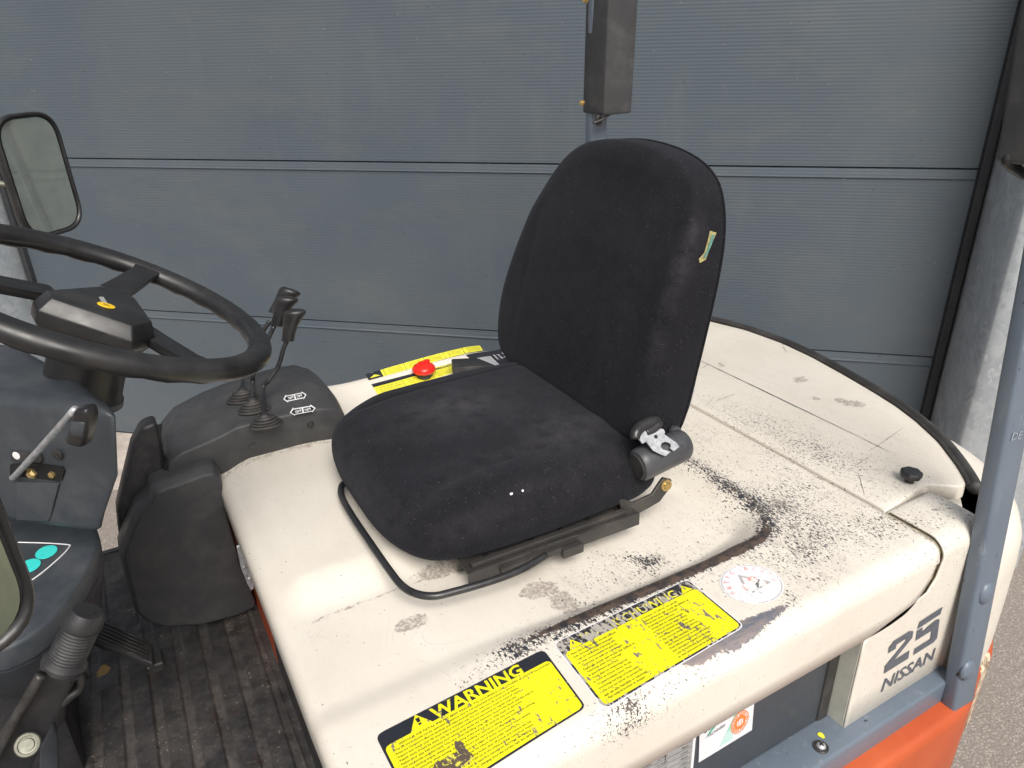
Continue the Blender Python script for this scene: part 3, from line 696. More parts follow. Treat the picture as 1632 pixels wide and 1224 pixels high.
def dc(p):
    s_ = 0
    for cx, cy, rx, ry, a in [tuple(list(c_[:2])+[.02+.02*abs(math.sin(c_[0]*37)), .010+.018*abs(math.sin(c_[1]*53)), .45+.4*abs(math.sin(c_[0]*91))]) for c_ in [(1.3694,0.9008,1.05),(1.3593,0.9255,1.05),(1.37,1.0571,1.05),(1.2751,1.2186,1.05)]]+[tuple(list(c_[:2])+[.012, .01, .9]) for c_ in [(1.4024,0.7668,1.05),(1.3195,0.969,1.05),(1.5141,1.2343,1.05)]]: s_ = max(s_, a*math.exp(-(((x_(p)-cx)/rx)**2+((p.y-cy)/ry)**2)**1.5))
    return s_
x_ = lambda p: p.x
attrf(cover, 'wear', wc); attrf(cover, 'dirt', dc); attrf(cover, 'rust', lambda p: 0.); attrf(cover, 'bare', lambda p: 0.)
# long pen-like scratch: a shallow dark score with its own slightly proud burr
def line_mark(a, b, w0, parent, mat='ink', z=.0009, seed=0, n=40, name='scratch', fz=None):
    r_ = random.Random(seed); a = Vector(a); b = Vector(b); d = (b-a).normalized(); s_ = Vector((-d.y, d.x, 0)); v = []; f = []
    for i in range(n+1):
        t = i/n; p = a.lerp(b, t); wob = r_.uniform(-1, 1)*w0*.35; hw = w0*(.35+.65*abs(math.sin(t*math.pi)))*r_.uniform(.5, 1)
        for q in (-1, 1):
            pp = p+s_*(q*hw+wob); zz = fz(pp.x, pp.y) if fz else p.z; v.append((pp.x, pp.y, zz+z))
        if i: f.append([2*i-2, 2*i, 2*i+1, 2*i-1])
    return v, f
MT['scratch'] = m_plain('dark_score', (.035, .045, .055, 1), .6, 0, .3, 300)
mb = MB(); v, f = line_mark(scr_a, scr_b, .0016, cover, seed=2); mb.add(v, f)
v, f = line_mark(scr_b, (1.2478,0.729,1.05), .0008, cover, seed=3); mb.add(v, f)
mb.build('scratch', ['scratch'], cover)
mb = MB()
for (a, b, w0, sd_) in (((1.2161,0.7542,1.05), (1.3599,0.7802,1.05), .0006, 1), ((1.1409,0.7318,1.05), (1.1996,0.7419,1.05), .0006, 2), ((1.2172,1.2278,1.05), (1.2544,1.241,1.05), .0008, 3), ((1.1186,1.076,1.05), (1.1845,1.0805,1.05), .0008, 4), ((1.13,0.7124,1.05), (1.0772,0.659,1.05), .0006, 5), ((1.4964,1.2247,1.05), (1.4728,1.1889,1.05), .0009, 6)):
    v, f = line_mark(a, b, w0, cover, seed=sd_, n=14); obj('scratch', v, f, 'scratch', cover)
# crack / gap filler under the joint and the curved drain groove
gp = MB()
v, f = prism([(1.054, .62, 1.028), (1.076, .62, 1.028), (1.076, 1.63, 1.028), (1.054, 1.63, 1.028)], (0, 0, .010), 0); gp.add(v, f)
gp.build('joint_channel', ['groovec'], FL)
# gasket: half-round rubber with cross ribs
P = [Vector(p)+Vector((0, 0, -.004)) for p in arc_out][::-1]
v, f = tube(P, .0125, 12, res=8); gasket = obj('rubber_gasket', v, f, 'rubber', FL, True)
Q = [p+(cen-p).normalized()*.010+Vector((0, 0, .003)) for p in P]
v, f = tube(Q, .0058, 8, res=8); obj('gasket_lip', v, f, 'rubber', gasket, True)
mb = MB()
for i in range(len(Q)-1):
    L_ = (Q[i+1]-Q[i]).length; n = int(L_/.0055)
    for j in range(n):
        p = Q[i].lerp(Q[i+1], j/n); d = (Q[i+1]-Q[i]).normalized(); s_ = Vector((-d.y, d.x, 0)); M = frame(p+Vector((0, 0, .0035)), (0, 0, 1), d)
        vv, ff = boxg((0, 0, 0), (.0018, .010, .005), M, 0); mb.add(vv, ff)
mb.build('gasket_rib', ['rubber'], gasket, kind='stuff')
# knob
kc = Vector((1.1841,0.6464,1.05))
knob = part('star_knob'); M = frame(kc, (0, 0, 1))
v, f = lathe([(.0075, -.002), (.0078, .011), (.0075, .016)], M, 20); obj('shank', v, f, 'black', knob, True, sharp=40)
Pn = []
for i in range(60):
    a = 2*math.pi*i/60; r = .0180*(1+.055*math.cos(7*a)); Pn.append(Vector((r*math.cos(a), r*math.sin(a))))
v, f = pillow(Pn, [(.004, .011), (.001, .012), (0, .014), (0, .0205), (.0010, .0225), (.003, .0235)], lambda x, y, h, r: M @ Vector((x, y, h-.0008*(1-r)*0)), (0, 0), 4); obj('grip', v, f, 'black', knob, True, sharp=45)

# corner panel "25"
cp = part('corner_panel', 'cream rear side panel with slate lettering')
ZC = 1.052
rearx = lambda z: 1.196 + .0*(z)
A = [(.8985, .712), (.8985, .9285), (.985, .9285), (1.018, .938), (1.043, .962), (1.0535, .99), (1.056, 1.012)]
# build as a sheet following the near side and rolling over onto the top
prof = [(.5, .700), (.5, .80), (.5, .90), (.5, .93), (.5, .96), (.5, .985), (.5, ZC-RN)]
for i in range(1, 9): a = math.pi/2*i/8; prof.append((.5+RN*(1-math.cos(a)), ZC-RN*(1-math.sin(a))))
prof += [(.56, ZC), (.59, ZC), (.603, ZC), (.609, ZC-.003), (.611, ZC-.02)]
def left_x(y, z):
    if z > 1.012: return 1.070
    if z > .9365:
        t = (1.012-z)/.0755; t = min(1, max(0, t)); return 1.070-.072*(1-math.sqrt(max(0, 1-t*t)))-.003*t
    return .9
V = []; F = []; NX = 24
for (y, z) in prof:
    zz = z
    l = left_x(y, z); r = 1.2015 if y > .56 else 1.2015-.03*(1-((y-.5)/.06))**2*(0.4)
    if y > .6: r = min(r, 1.1985)
    for i in range(NX+1):
        t = i/NX; x = l+(r-l)*t; dz = 0; dy = 0
        e = max(0, x-(r-.022))/.022
        drop = .022*(1-math.sqrt(max(0, 1-e*e)))
        if z >= ZC-.0001: dz = -drop
        elif z < ZC-RN: dy = drop
        else: dz = -drop*.7; dy = drop*.7
        V.append((x, y+dy, z+dz))
# insert a row just under the hood so that the panel widens there
for j in range(len(prof)-1):
    for i in range(NX): a = j*(NX+1)+i; F.append([a, a+1, a+NX+2, a+NX+1])
def fix_rows():
    pass
sh = obj('panel_sheet', V, F, 'cream2', cp, True, sharp=60)
sh.data.materials[0] = MT['cream']; attrf(sh, 'wear', lambda p: .16+.35*math.exp(-((p.y-.56)/.05)**2)*(p.z > 1.0)); attrf(sh, 'rust', lambda p: 0.); attrf(sh, 'bare', lambda p: 0.); attrf(sh, 'dirt', lambda p: .35*math.exp(-((p.y-.57)/.03)**2) if p.z > 1.03 else 0.)
sm = sh.modifiers.new('thick', 'SOLIDIFY'); sm.thickness = .003; sm.offset = 1 if False else -1
v, f = prism([(.8995, .5035, .7115), (.8995, .545, .7115), (.8995, .545, .931), (.8995, .5035, .931)], (.003, 0, 0), .0005, 1); obj('inner_return', v, f, 'palegrey', cp, label='pale grey green inner face of the panel')
gv = [(.508, .90), (.508, .96), (.508, ZC-RN)]+[(.508+(RN-.008)*(1-math.cos(math.pi/2*i/8)), ZC-.008-(RN-.008)*(1-math.sin(math.pi/2*i/8))) for i in range(9)]+[(.615, ZC-.008)]
V = []; F = []
for y, z in gv: V += [(.965 if z < 1.01 else 1.045, y, z), (1.10, y, z)]
for i in range(len(gv)-1): F.append([2*i, 2*i+1, 2*i+3, 2*i+2])
obj('drain_channel', V, F, 'groovec', cp, True)
# lettering on plane y=.5
def side_text(s_, tl, tr, bl, br, parent, mat, name, lift=.0012, **k_):
    v, f = fitted(s_, 1, 1, **k_); Q = [Vector(tl), Vector(tr), Vector(br), Vector(bl)]
    return obj(name, [bilin(Q, a, b)+Vector((0, -lift, 0)) for a, b in v], f, mat, parent)
c25 = [(0.9683,0.5,0.8959),(1.1047,0.5,0.9013),(1.121,0.5,0.8224),(0.9782,0.5,0.8199)]
NQ = [(0.9813,0.5,0.8038),(1.1259,0.5,0.8038),(1.131,0.5,0.7742),(0.9837,0.5,0.7733)]
def glyph(polys, Q, name, parent, mat):
    mb = MB()
    for P in polys: mb.add([bilin(Q, a, b)+Vector((0, -.0012, 0)) for a, b in P], [list(range(len(P)))])
    return mb.build(name, [mat], parent)
DQ = [c25[0], c25[1], c25[2], c25[3]]
two = [[(.02, .60), (.02, .76), (.10, .88), (.42, .88), (.42, .70), (.14, .70), (.14, .60)][:7], [(.30, .70), (.42, .88), (.46, .80), (.46, .66), (.14, .22), (.0, .22), (.32, .62)], [(.0, 0), (0, .22), (.46, .22), (.46, 0)]]
five = [[(.52, .80), (.52, 1.0), (1.0, 1.0), (1.0, .80)], [(.52, .42), (.52, .76), (.62, .76), (.62, .42)], [(.52, .42), (.52, .60), (.86, .60), (.86, .42)], [(.62, .60), (.95, .72), (1.0, .66), (1.0, .1), (.94, 0), (.86, .0), (.86, .60)], [(.52, 0), (.52, .20), (.90, .20), (.90, 0)]]
two = [[(.02, .62), (.02, .80), (.10, .92), (.16, .92), (.16, .62)], [(.16, .74), (.16, .92), (.40, .92), (.40, .74)], [(.40, .92), (.47, .84), (.47, .64), (.16, .25), (.0, .25), (.34, .66), (.34, .74), (.40, .74)], [(0, 0), (0, .25), (.16, .25), (.45, .25), (.45, 0)]]
five = [[(.55, .82), (.58, 1.02), (1.03, 1.04), (1.0, .84)], [(.55, .46), (.55, .77), (.66, .77), (.66, .46)], [(.66, .46), (.66, .62), (.80, .70), (.80, .46)], [(.80, .46), (.80, .70), (.94, .74), (1.0, .68), (1.0, .08), (.94, 0), (.86, 0), (.86, .46)], [(.55, 0), (.55, .20), (.86, .20), (.86, 0)]]
glyph(two+five, DQ, 'model_number', cp, 'numgrey')
side_text('NISSAN', NQ[0], NQ[1], NQ[3], NQ[2], cp, 'numgrey', 'maker_name', shear=.15, bold=.018)

# ================================================================ BATTERY, RAIL, CHASSIS
bt = part('battery', 'dark grey battery case with two labels')
v, f = prism([(.14, .535, .60), (.893, .535, .60), (.893, .535, .965), (.14, .535, .965)], (0, 1.05, 0), .008, 3); obj('case', v, f, 'battery', bt, True, sharp=40)
v, f = prism([(.872, .531, .64), (.8985, .531, .64), (.8985, .531, .96), (.872, .531, .96)], (0, .05, 0), .004, 2); obj('rubber_strip', v, f, 'rubber', bt, True, sharp=40)
LQ = [Vector(p) for p in ((0.5918,0.534,0.9031), (0.7015,0.534,0.9037), (0.7092,0.534,0.8147), (0.5997,0.534,0.8125))]
def lab(a, b, l): return bilin(LQ, a, b)+Vector((0, -.0006-l, 0))
mb = MB(); mb.add([lab(0, 0, 0), lab(1, 0, 0), lab(1, 1, 0), lab(0, 1, 0)], [[0, 1, 2, 3]], 0)
MT['lg1'] = m_plain('pale_green_print', (.50, .70, .66, 1), .4, 0, .04); MT['lg2'] = m_plain('mid_green_print', (.33, .64, .52, 1), .4, 0, .04)
for i in range(10):
    y0, y1 = .08+i*.09, .08+(i+1)*.09; mat = 3 if i < 3 else (4 if i < 6 else 1)
    mb.add([lab(.33+y0*.45, y0, .0003), lab(.50+y0*.45 if i > 2 else .62, y0, .0003), lab(.50+y1*.45 if i > 2 else .62, y1, .0003), lab(.33+y1*.45, y1, .0003)], [[0, 1, 2, 3]], mat)
mb.add([lab(.10, .50, .0004), lab(.44, .82, .0004), lab(.50, .95, .0004), lab(.17, .62, .0004)], [[0, 1, 2, 3]], 5)
MT['lg3'] = m_plain('deep_green_print', (.06, .42, .27, 1), .4, 0, .04)
v, f = fitted('Lexicon', .38, .13, shear=.2); mb.add([lab(a+.08, b+.66+a*.12, .0006) for a, b in v], f, 6)
v, f = fitted('TECHNIEK', .33, .07); mb.add([lab(a+.14, b+.50+a*.12, .0006) for a, b in v], f, 6)
cx, cy = .74, .42
def ell(r, n=36): return [(cx+.17*r*math.cos(2*math.pi*i/n), cy+.27*r*math.sin(2*math.pi*i/n)) for i in range(n)]
mb.add([lab(a, b, .0006) for a, b in ell(1)], [list(range(36))], 2); mb.add([lab(a, b, .0008) for a, b in ell(.90)+ell(.86)], ringfaces(36), 0)
for i in range(20):
    a0 = R(18*i); v, f = fitted('STICHTINGBATTERIJEN-'[i], .026, .05); mb.add([lab(cx+.123*math.cos(a0)+a-.012, cy+.195*math.sin(a0)+b-.025, .0008) for a, b in v], f, 0)
for dx_ in (-.045, -.015, .015, .045): mb.add([lab(cx+dx_-.01, cy-.09+abs(dx_)*.6, .0009), lab(cx+dx_+.01, cy-.09+abs(dx_)*.6, .0009), lab(cx+dx_+.01, cy+.10-abs(dx_), .0009), lab(cx+dx_-.01, cy+.10-abs(dx_), .0009)], [[0, 1, 2, 3]], 0)
mb.build('dealer_label', ['whitest', 'green', 'orangep', 'lg1', 'lg2', 'lg3', 'ink'], bt, label='white label with green slash and round orange stamp')
PQ = [Vector(p) for p in ((0.4816,0.534,0.9333), (0.5865,0.534,0.9189), (0.5895,0.534,0.8042), (0.4805,0.534,0.8126))]
def pla(a, b, l): return bilin(PQ, a, b)+Vector((0, -.0006-l, 0))
mb = MB(); mb.add([pla(0, 0, 0), pla(1, 0, 0), pla(1, 1, 0), pla(0, 1, 0)], [[0, 1, 2, 3]], 1); mb.add([pla(.02, .02, .0003), pla(.95, .02, .0003), pla(.95, .98, .0003), pla(.02, .98, .0003)], [[0, 1, 2, 3]], 0)
for i in range(9):
    y = .08+i*.1; mb.add([pla(.05, y, .0005), pla(.93, y, .0005), pla(.93, y+.006, .0005), pla(.05, y+.006, .0005)], [[0, 1, 2, 3]], 2)
    for c_, (x0, x1) in enumerate(((.05, .30), (.33, .58), (.66, .92))):
        s_ = ('CAPACITEIT', 'SPANNING', 'GEWICHT KG')[i % 3] if c_ == 0 else (('V', 'kg', 'Ah')[i % 3]+' MAX' if c_ == 1 else ('CE', '1984', '40', '1350', '40', '629', '620', '80', '24')[i])
        v, f = fitted(s_, (x1-x0)*.7 if c_ < 2 else .13, .04); mb.add([pla(a+x0+(.08 if c_ == 2 else 0), b+y+.025, .0005) for a, b in v], f, 2)
mb.build('data_plate', ['silver', 'white', 'ink'], bt, label='silver data plate with rows of figures')

RAILP = [(.44, .725), (.4445, .7315), (.53, .7335), (.53, .66), (.44, .66)]
v, f = prism([(-.05, y, z) for y, z in [(.472, .66), (.472, .737), (.538, .737), (.538, .66)]], (1.222, 0, 0), .006, 3)
rail = obj('side_rail', v, f, 'blue', FL, True, sharp=40, label='blue grey steel rail along the near side'); attrf(rail, 'bare', lambda p: 0.)
sc_p = Vector((0.8365,0.4945,0.737)); M = frame(sc_p, (0, 0, 1))
scw = part('rail_screw'); v, f = lathe([(.0125, 0), (.0125, .0018), (.0118, .0026), (.004, .0028)], M, 24); obj('washer', v, f, 'steel', scw, True, sharp=40)
v, f = lathe([(.0078, .0025), (.0076, .005), (.005, .0075), (.002, .0082), (0, .0083)], M, 20); obj('screw_head', v, f, 'bright', scw, True)
mb = MB(); vv, ff = boxg((0, 0, .0080), (.0085, .0018, .0022), M, 0); mb.add(vv, ff); vv, ff = boxg((0, 0, .0080), (.0018, .0085, .0021), M, 0); mb.add(vv, ff); mb.build('cross_slot', ['void'], scw)
spot = Vector((0.8549,0.5087,0.7385)); v = [spot+Vector((.005*math.cos(i*.63)*(1+.2*math.sin(i*2)), .0065*math.sin(i*.63), 0)) for i in range(10)]; obj('paint_spot', v, [list(range(10))], 'yellow2', rail)
# orange chassis below the rail, wrapping round the counterweight
def ring_path(off, z, yb=.47):
    base = [(-.3, yb-.045), (.6, yb-.045), (1.12, yb-.045), (1.20, yb-.035), (1.30, yb+.02), (1.40, .565), (1.49, .69), (1.555, .84), (1.59, 1.07), (1.555, 1.30), (1.49, 1.45), (1.35, 1.60), (1.1, 1.66), (-.3, 1.66)]
    return [Vector((x+off*(1 if x > 1.1 else 0), y-off*(1 if y < 1.0 else -1), z)) for x, y in base]
cw_base = [(1.204, .53), (1.206, .492), (1.27, .488), (1.36, .512), (1.45, .575), (1.525, .69), (1.565, .86), (1.578, 1.07), (1.562, 1.24), (1.515, 1.39), (1.445, 1.51), (1.35, 1.60), (1.22, 1.645), (1.08, 1.65)]
def sheet_body(base, levels, mat, name, parent, label=None, res=6):
    S = [Vector((x, y)) for x, y in base]; C_ = Vector((1.2, 1.07)); out = []
    N = len(S)
    for i in range(N-1):
        p0, p1, p2, p3 = S[max(i-1, 0)], S[i], S[i+1], S[min(i+2, N-1)]
        for k_ in range(res): t = k_/res; out.append(.5*((2*p1)+(p2-p0)*t+(2*p0-5*p1+4*p2-p3)*t*t+(3*p1-p0-3*p2+p3)*t**3))
    out.append(S[-1]); n = len(out); V = []; F = []
    for off, z in levels:
        for i, p in enumerate(out):
            a = out[max(i-1, 0)]; b = out[min(i+1, n-1)]; d = (b-a).normalized(); nn = Vector((d.y, -d.x)); V.append((p.x+nn.x*off, p.y+nn.y*off, z))
    m = len(levels)
    for j in range(m-1):
        for i in range(n-1): F.append([j*n+i, j*n+i+1, (j+1)*n+i+1, (j+1)*n+i])
    F.append([i for i in range(n)][::-1]); F.append([(m-1)*n+i for i in range(n)]); F.append([j*n for j in range(m)]+[]) ; F.append([j*n+n-1 for j in range(m)][::-1])
    V2, F2 = fixn(V, F); return obj(name, V2, F2, mat, parent, True, sharp=50, label=label)
cwt = sheet_body(cw_base, [(.002, .686), (.003, .70), (.002, .80), (0, .90), (-.003, .94), (-.014, .968), (-.032, .985), (-.07, .995)], 'cream2', 'counterweight', FL, 'cream rounded counterweight')
ch_base = [(-.3, .436), (0, .436), (.3, .436), (.6, .436), (.85, .436), (1.0, .436), (1.10, .436), (1.16, .438), (1.21, .450), (1.27, .474), (1.36, .501), (1.435, .557), (1.47, .66), (1.485, .83), (1.49, 1.07), (1.47, 1.26), (1.42, 1.41), (1.34, 1.55), (1.25, 1.65), (1.05, 1.69), (.8, 1.69), (.4, 1.69), (0, 1.69), (-.3, 1.69)]
chs = sheet_body(ch_base, [(-.10, .30), (-.04, .45), (-.014, .465), (-.004, .48), (0, .50), (.0, .668), (-.002, .678), (-.006, .685), (-.014, .689), (-.09, .690)], 'orange', 'chassis', FL, 'orange lower chassis with scraped paint at its rear corner', 8)
attrf(chs, 'bare', lambda p: max(0, .78*math.exp(-(((p.x-1.31)/.05)**2+((p.y-.47)/.08)**2))*sst(.2, .45, p.z)) if p.y < .8 else 0.)
v, f = prism([(.110, .53, .62), (.110, 1.15, .62), (.110, 1.15, .985), (.110, .53, .985)], (.02, 0, 0), .003, 2); obj('edge_trim', v, f, 'rubber', FL)
bx = MB(); v, f = prism([(.110, 1.153, .62), (.110, 1.6, .62), (.110, 1.6, .985), (.110, 1.153, .985)], (.02, 0, 0), .003, 2); bx.add(v, f)
o = bx.build('battery_compartment', ['orange'], FL, label='orange front wall of the battery compartment'); attrf(o, 'bare', lambda p: 0.)
v, f = prism([(-.02, .46, .60), (.145, .46, .60), (.145, 1.68, .60), (-.02, 1.68, .60)], (0, 0, .02), 0); obj('step_frame', v, f, 'void', FL)

# ================================================================ OVERHEAD GUARD LEGS
def leg_mesh(stations):
    """stations: list of cross-section rings (4 corners)"""
    n = 4; V = [p for s_ in stations for p in s_]; F = []
    for i in range(len(stations)-1):
        for j in range(n): F.append([i*n+j, i*n+(j+1) % n, (i+1)*n+(j+1) % n, (i+1)*n+j])
    F += [[0, 1, 2, 3], [(len(stations)-1)*n+j for j in (3, 2, 1, 0)]]; return bevelled(V, F, .006, 3, 35)
NP = (0, 1, -.085); ND = .45-.085*.73
def near_leg(z, g=0, dep=.027):
    y = .480+.086*(z-1.078); x = 1.138
    return [Vector((x-g, y-g, z)), Vector((x+.061+g, y-g-.0015, z)), Vector((x+.061+g, y+dep+g, z)), Vector((x-g, y+dep+g, z))]
leg1 = part('guard_leg', 'blue grey overhead guard leg at the near rear corner')
v, f = leg_mesh([near_leg(z) for z in (.682, .9, 1.2, 1.5, 1.8, 2.35)]); post = obj('post', v, f, 'blue', leg1, True, sharp=40)
RC = Vector((1.1641,0.4925,1.2301)); attrf(post, 'bare', lambda p: .9*math.exp(-((p-RC).length/.012)**2))
for q in ((1.1671,0.4672,0.932), (1.1552,0.4537,0.774)):
    M = frame(Vector(q)+Vector((0, .002, 0)), (0, -1, .085)); v, f = lathe([(.0225, 0), (.0215, .004), (.0165, .0080), (.009, .0105), (0, .011)], M, 28, .85, 1.0); bo = obj('bolt_cover', v, f, 'blue', leg1, True); attrf(bo, 'bare', lambda p: 0.)
DE = [(1.1493,0.4929,1.2343),(1.1815,0.4925,1.2296),(1.1823,0.4913,1.2164),(1.1499,0.4918,1.2214)]
v, f = fitted('DE', 1, 1, shear=.2); MT['faint'] = m_plain('faint_white', (.33, .38, .43, 1), .5); obj('faint_marking', [bilin(DE, a, b)+Vector((0, -.0012, .0)) for a, b in v], f, 'faint', leg1)
# padded cover at the top right
v, f = leg_mesh([near_leg(z, .022, .05) for z in (1.628, 1.64, 1.9, 2.35)]); obj('post_cover', v, f, 'blackd', leg1, True, sharp=40, label='black cover on the near guard leg')
hk = Vector((1.1224,0.585,1.6296)); v, f = tube([hk+Vector((-.0, 0, .012)), hk, hk+Vector((.02, -.005, -.012)), hk+Vector((.036, -.01, -.022))], [.006, .008, .008, .006], 10); obj('hook', v, f, 'barpaint', leg1, True)

# far leg: front-left edge px 931 -> behind the seat
leg2 = part('guard_leg', 'blue grey overhead guard leg behind the backrest with a black cover')
def far_sec(z):
    t = z-1.6; y = 1.62-.085*t; x = 1.112-.059*t
    return [Vector((x, y, z)), Vector((x+.058, y, z)), Vector((x+.058, y+.05, z)), Vector((x, y+.05, z))]
FM = (1.1486,1.625,1.5877); FR = (1.2,1.625,1.5841)
def far_sec(z):
    t = z-FM[2]; dx = -.059*t; dy = -.085*t
    return [Vector((FM[0]+dx, 1.625+dy, z)), Vector((FR[0]+dx, 1.625+dy, z)), Vector((FR[0]+dx, 1.652+dy, z)), Vector((FM[0]+dx, 1.652+dy, z))]
v, f = leg_mesh([far_sec(z) for z in (.72, 1.0, 1.4, 1.8, 2.3)]); o = obj('post', v, f, 'blue', leg2, True, sharp=40); attrf(o, 'bare', lambda p: 0.)
CM = (1.143,1.565,1.6238); CRr = (1.2299,1.565,1.6258); CL = (CM[0], 1.658, CM[2])
CMt = (1.1329,1.545,1.8752); CRt = (1.2197,1.545,1.8754); CLt = (CMt[0], 1.638, CMt[2])
def ext(a, b, k_): a = Vector(a); b = Vector(b); return b+(b-a)*k_
st = []
for k_ in (0, .08, .5, 1.0, 2.2):
    a = Vector(CM).lerp(Vector(CMt), k_); b = Vector(CRr).lerp(Vector(CRt), k_); c_ = Vector(CL).lerp(Vector(CLt), k_); z = a.z; b.z = z; c_.z = z; st.append([a, b, b+(c_-a), c_])
v, f = leg_mesh(st); cv = obj('post_cover', v, f, 'blackd', leg2, True, sharp=40, label='worn black cover on the far guard leg')
M = frame((1.1029,1.6,1.6531), (-1, -.35, .05)); v, f = lathe([(.0075, -.002), (.0075, .003), (.0055, .003), (.0055, .008), (.003, .009), (0, .009)], M, 6); obj('yellow_bolt', v, f, 'brass', leg2)
M = frame((1.0945,1.58,1.8768), (-1, -.35, .05)); v, f = lathe([(.0075, -.002), (.0075, .003), (.0055, .003), (.0055, .008), (0, .009)], M, 6); obj('yellow_bolt', v, f, 'brass', leg2)
M = frame((1.1426,1.585,1.6107), (0, -1, 0)); v, f = lathe([(.0115, -.003), (.0115, .003), (.010, .0045), (.006, .0045), (.006, .001), (0, .001)], M, 24, .8, 1.15); obj('cable_clip', v, f, 'rubber', leg2, True, sharp=40)
v, f = tube([(1.1221,1.58,1.6065), (1.1412,1.575,1.6115), (1.158,1.575,1.6192), (1.1788,1.575,1.6297)], .0035, 8); obj('clip_arm', v, f, 'rubber', leg2, True)

# ================================================================ SEAT
seat = part('driver_seat', 'black fabric driver seat with dusty cushion')
# cushion outline in plan (x forward->rear, y near->far)
def sq(cx, cy, hx, hy, e, n=96, taper=0):
    out = []
    for i in range(n):
        a = 2*math.pi*i/n; c_, s_ = math.cos(a), math.sin(a); x = hx*math.copysign(abs(c_)**e, c_); y = hy*math.copysign(abs(s_)**e, s_)
        y *= 1+taper*x/hx; out.append(Vector((cx+x, cy+y)))
    return out
CO = [Vector((p.x, p.y)) for p in smoothpoly([Vector((a, b, 0)) for a, b in [(.270, 1.06), (.273, .96), (.288, .89), (.322, .840), (.39, .818), (.50, .810), (.62, .812), (.72, .822), (.755, .87), (.76, 1.06), (.755, 1.24), (.72, 1.285), (.62, 1.30), (.50, 1.302), (.39, 1.294), (.325, 1.265), (.288, 1.22), (.273, 1.15)]], 7)]
def cmap(x, y, h, r):
    z = 1.081+h
    if h > .05:
        k_ = (h-.05)/.055
        z += k_*(.002*sst(.32, .55, x)-.006*sst(.6, .72, x)-.020*sst(.42, .26, x)-.013*sst(.93, .80, y)-.006*sst(1.2, 1.3, y))
        z += k_*.010*math.sin(math.pi*min(1, max(0, (y-.83)/.45)))
        # seams: two shallow grooves running front to rear, and side bolsters
        for yc in (.900, 1.215):
            z -= k_*.0045*math.exp(-((y-yc-.03*(x-.5))/.005)**2)*sst(.27, .33, x)
        z -= k_*.006*math.exp(-((y-1.058)/.09)**2-((x-.60)/.12)**2)
        z += k_*(.0025*fb(Vector((x, y, 0)), 14)+.0022*noise.noise(Vector((x*9, y*26, 2)))*sst(.95, .82, y)+.0018*noise.noise(Vector((x*40, y*10, 7)))*sst(.55, .72, x))
    return Vector((x, y, z))
prof = [(.040, -.004), (.014, 0), (.004, .010), (0, .026), (0, .046), (.003, .064), (.010, .080), (.022, .0925), (.038, .1005), (.056, .105)]
v, f = pillow(CO, prof, cmap, (.50, 1.058), 40); cush = obj('cushion', v, f, 'fabric', seat, True)
sub = cush.modifiers.new('s', 'SUBSURF'); sub.levels = sub.render_levels = 1
def dust(p):
    x, y = p.x, p.y
    if p.z < 1.12: return .12
    return min(1, .10+.85*math.exp(-((x-.50)/.10)**2-((y-1.10)/.075)**2)+.65*math.exp(-((x-.62)/.07)**2-((y-.93)/.06)**2)+.3*math.exp(-((x-.45)/.16)**2-((y-.9)/.03)**2)+.45*math.exp(-((x-.27)/.03)**2-((y-1.02)/.2)**2)+.3*math.exp(-((x-.45)/.25)**2-((y-.83)/.02)**2))
attrf(cush, 'dust', dust)
SP = [Vector((0.4681,0.835,1.1627)), Vector((0.4571,0.835,1.1688)), Vector((0.4772,0.835,1.1676)), Vector((0.4405,0.835,1.1632))]
attrf(cush, 'spot', lambda p: 0.)
mb = MB()
for (px, r1, r2) in ((0, .0042, .0022), (1, .0018, .0012), (2, .0012, .0012), (3, .0010, .0022)):
    q = SP[px]; r1 *= 1.5; r2 *= 1.5; M = frame(q, (-.1, -.75, .65), (1, 0, 0)); pts = [M @ Vector((r1*math.cos(a*.5)*(1+.2*math.sin(a*1.7)), r2*math.sin(a*.5), .0)) for a in range(12)]; obj('paint_spot', pts, [list(range(12))], 'white', seat)

# backrest: outline in (y, s) where s is the height along the leaning back
BO = [(-.215, .0), (-.250, .012), (-.262, .045), (-.264, .12), (-.263, .21), (-.259, .30), (-.246, .375), (-.212, .438), (-.150, .472), (-.06, .487), (.03, .486), (.108, .470), (.166, .430), (.210, .358), (.240, .275), (.260, .195), (.266, .13), (.255, .065), (.225, .018), (.170, -.002), (.09, -.006), (-.09, -.006)]
BOs = [Vector((p.x, p.y)) for p in smoothpoly([Vector((a, b, 0)) for a, b in BO], 6)]
BY, BX, BZ = 1.104, .690, 1.166
LEAN = math.atan2(.118, .42)
BD = []
def bmap(y, s_, h, r):
    # h: 0 rear seam plane -> .10 front face
    th = h
    hh = min(1, max(0, (h-.075)/.03))
    th += hh*(.010*math.sin(math.pi*min(1, max(0, s_/.44)))*math.cos(min(1.5, abs(y)/.26*1.5)) - .014*sst(.30, .43, s_))
    th -= hh*(.0012 if y > 0 else .0022)*math.exp(-((abs(y)-.165)/.007)**2)*sst(.42, .3, s_)
    th += hh*.0015*fb(Vector((y, s_, 3)), 16)
    x = (1-th/.1105)*(.1115-.034*min(1.1, max(0, s_/.48))); zz = s_
    cy = BY
    BD.append(min(1, .10+.65*math.exp(-((abs(y)-.247)/.010)**2)*min(1, max(0, (h-.06)/.03))*sst(.02, .30, s_)*(y < 0)+.10*math.exp(-((y+.15)/.05)**2)*hh))  # worn crease plus a highlight painted in to set off the side face
    X = BX+x*math.cos(LEAN)+zz*math.sin(LEAN); Z = BZ-x*math.sin(LEAN)*.35+zz*math.cos(LEAN)
    return Vector((X, cy+y, Z))
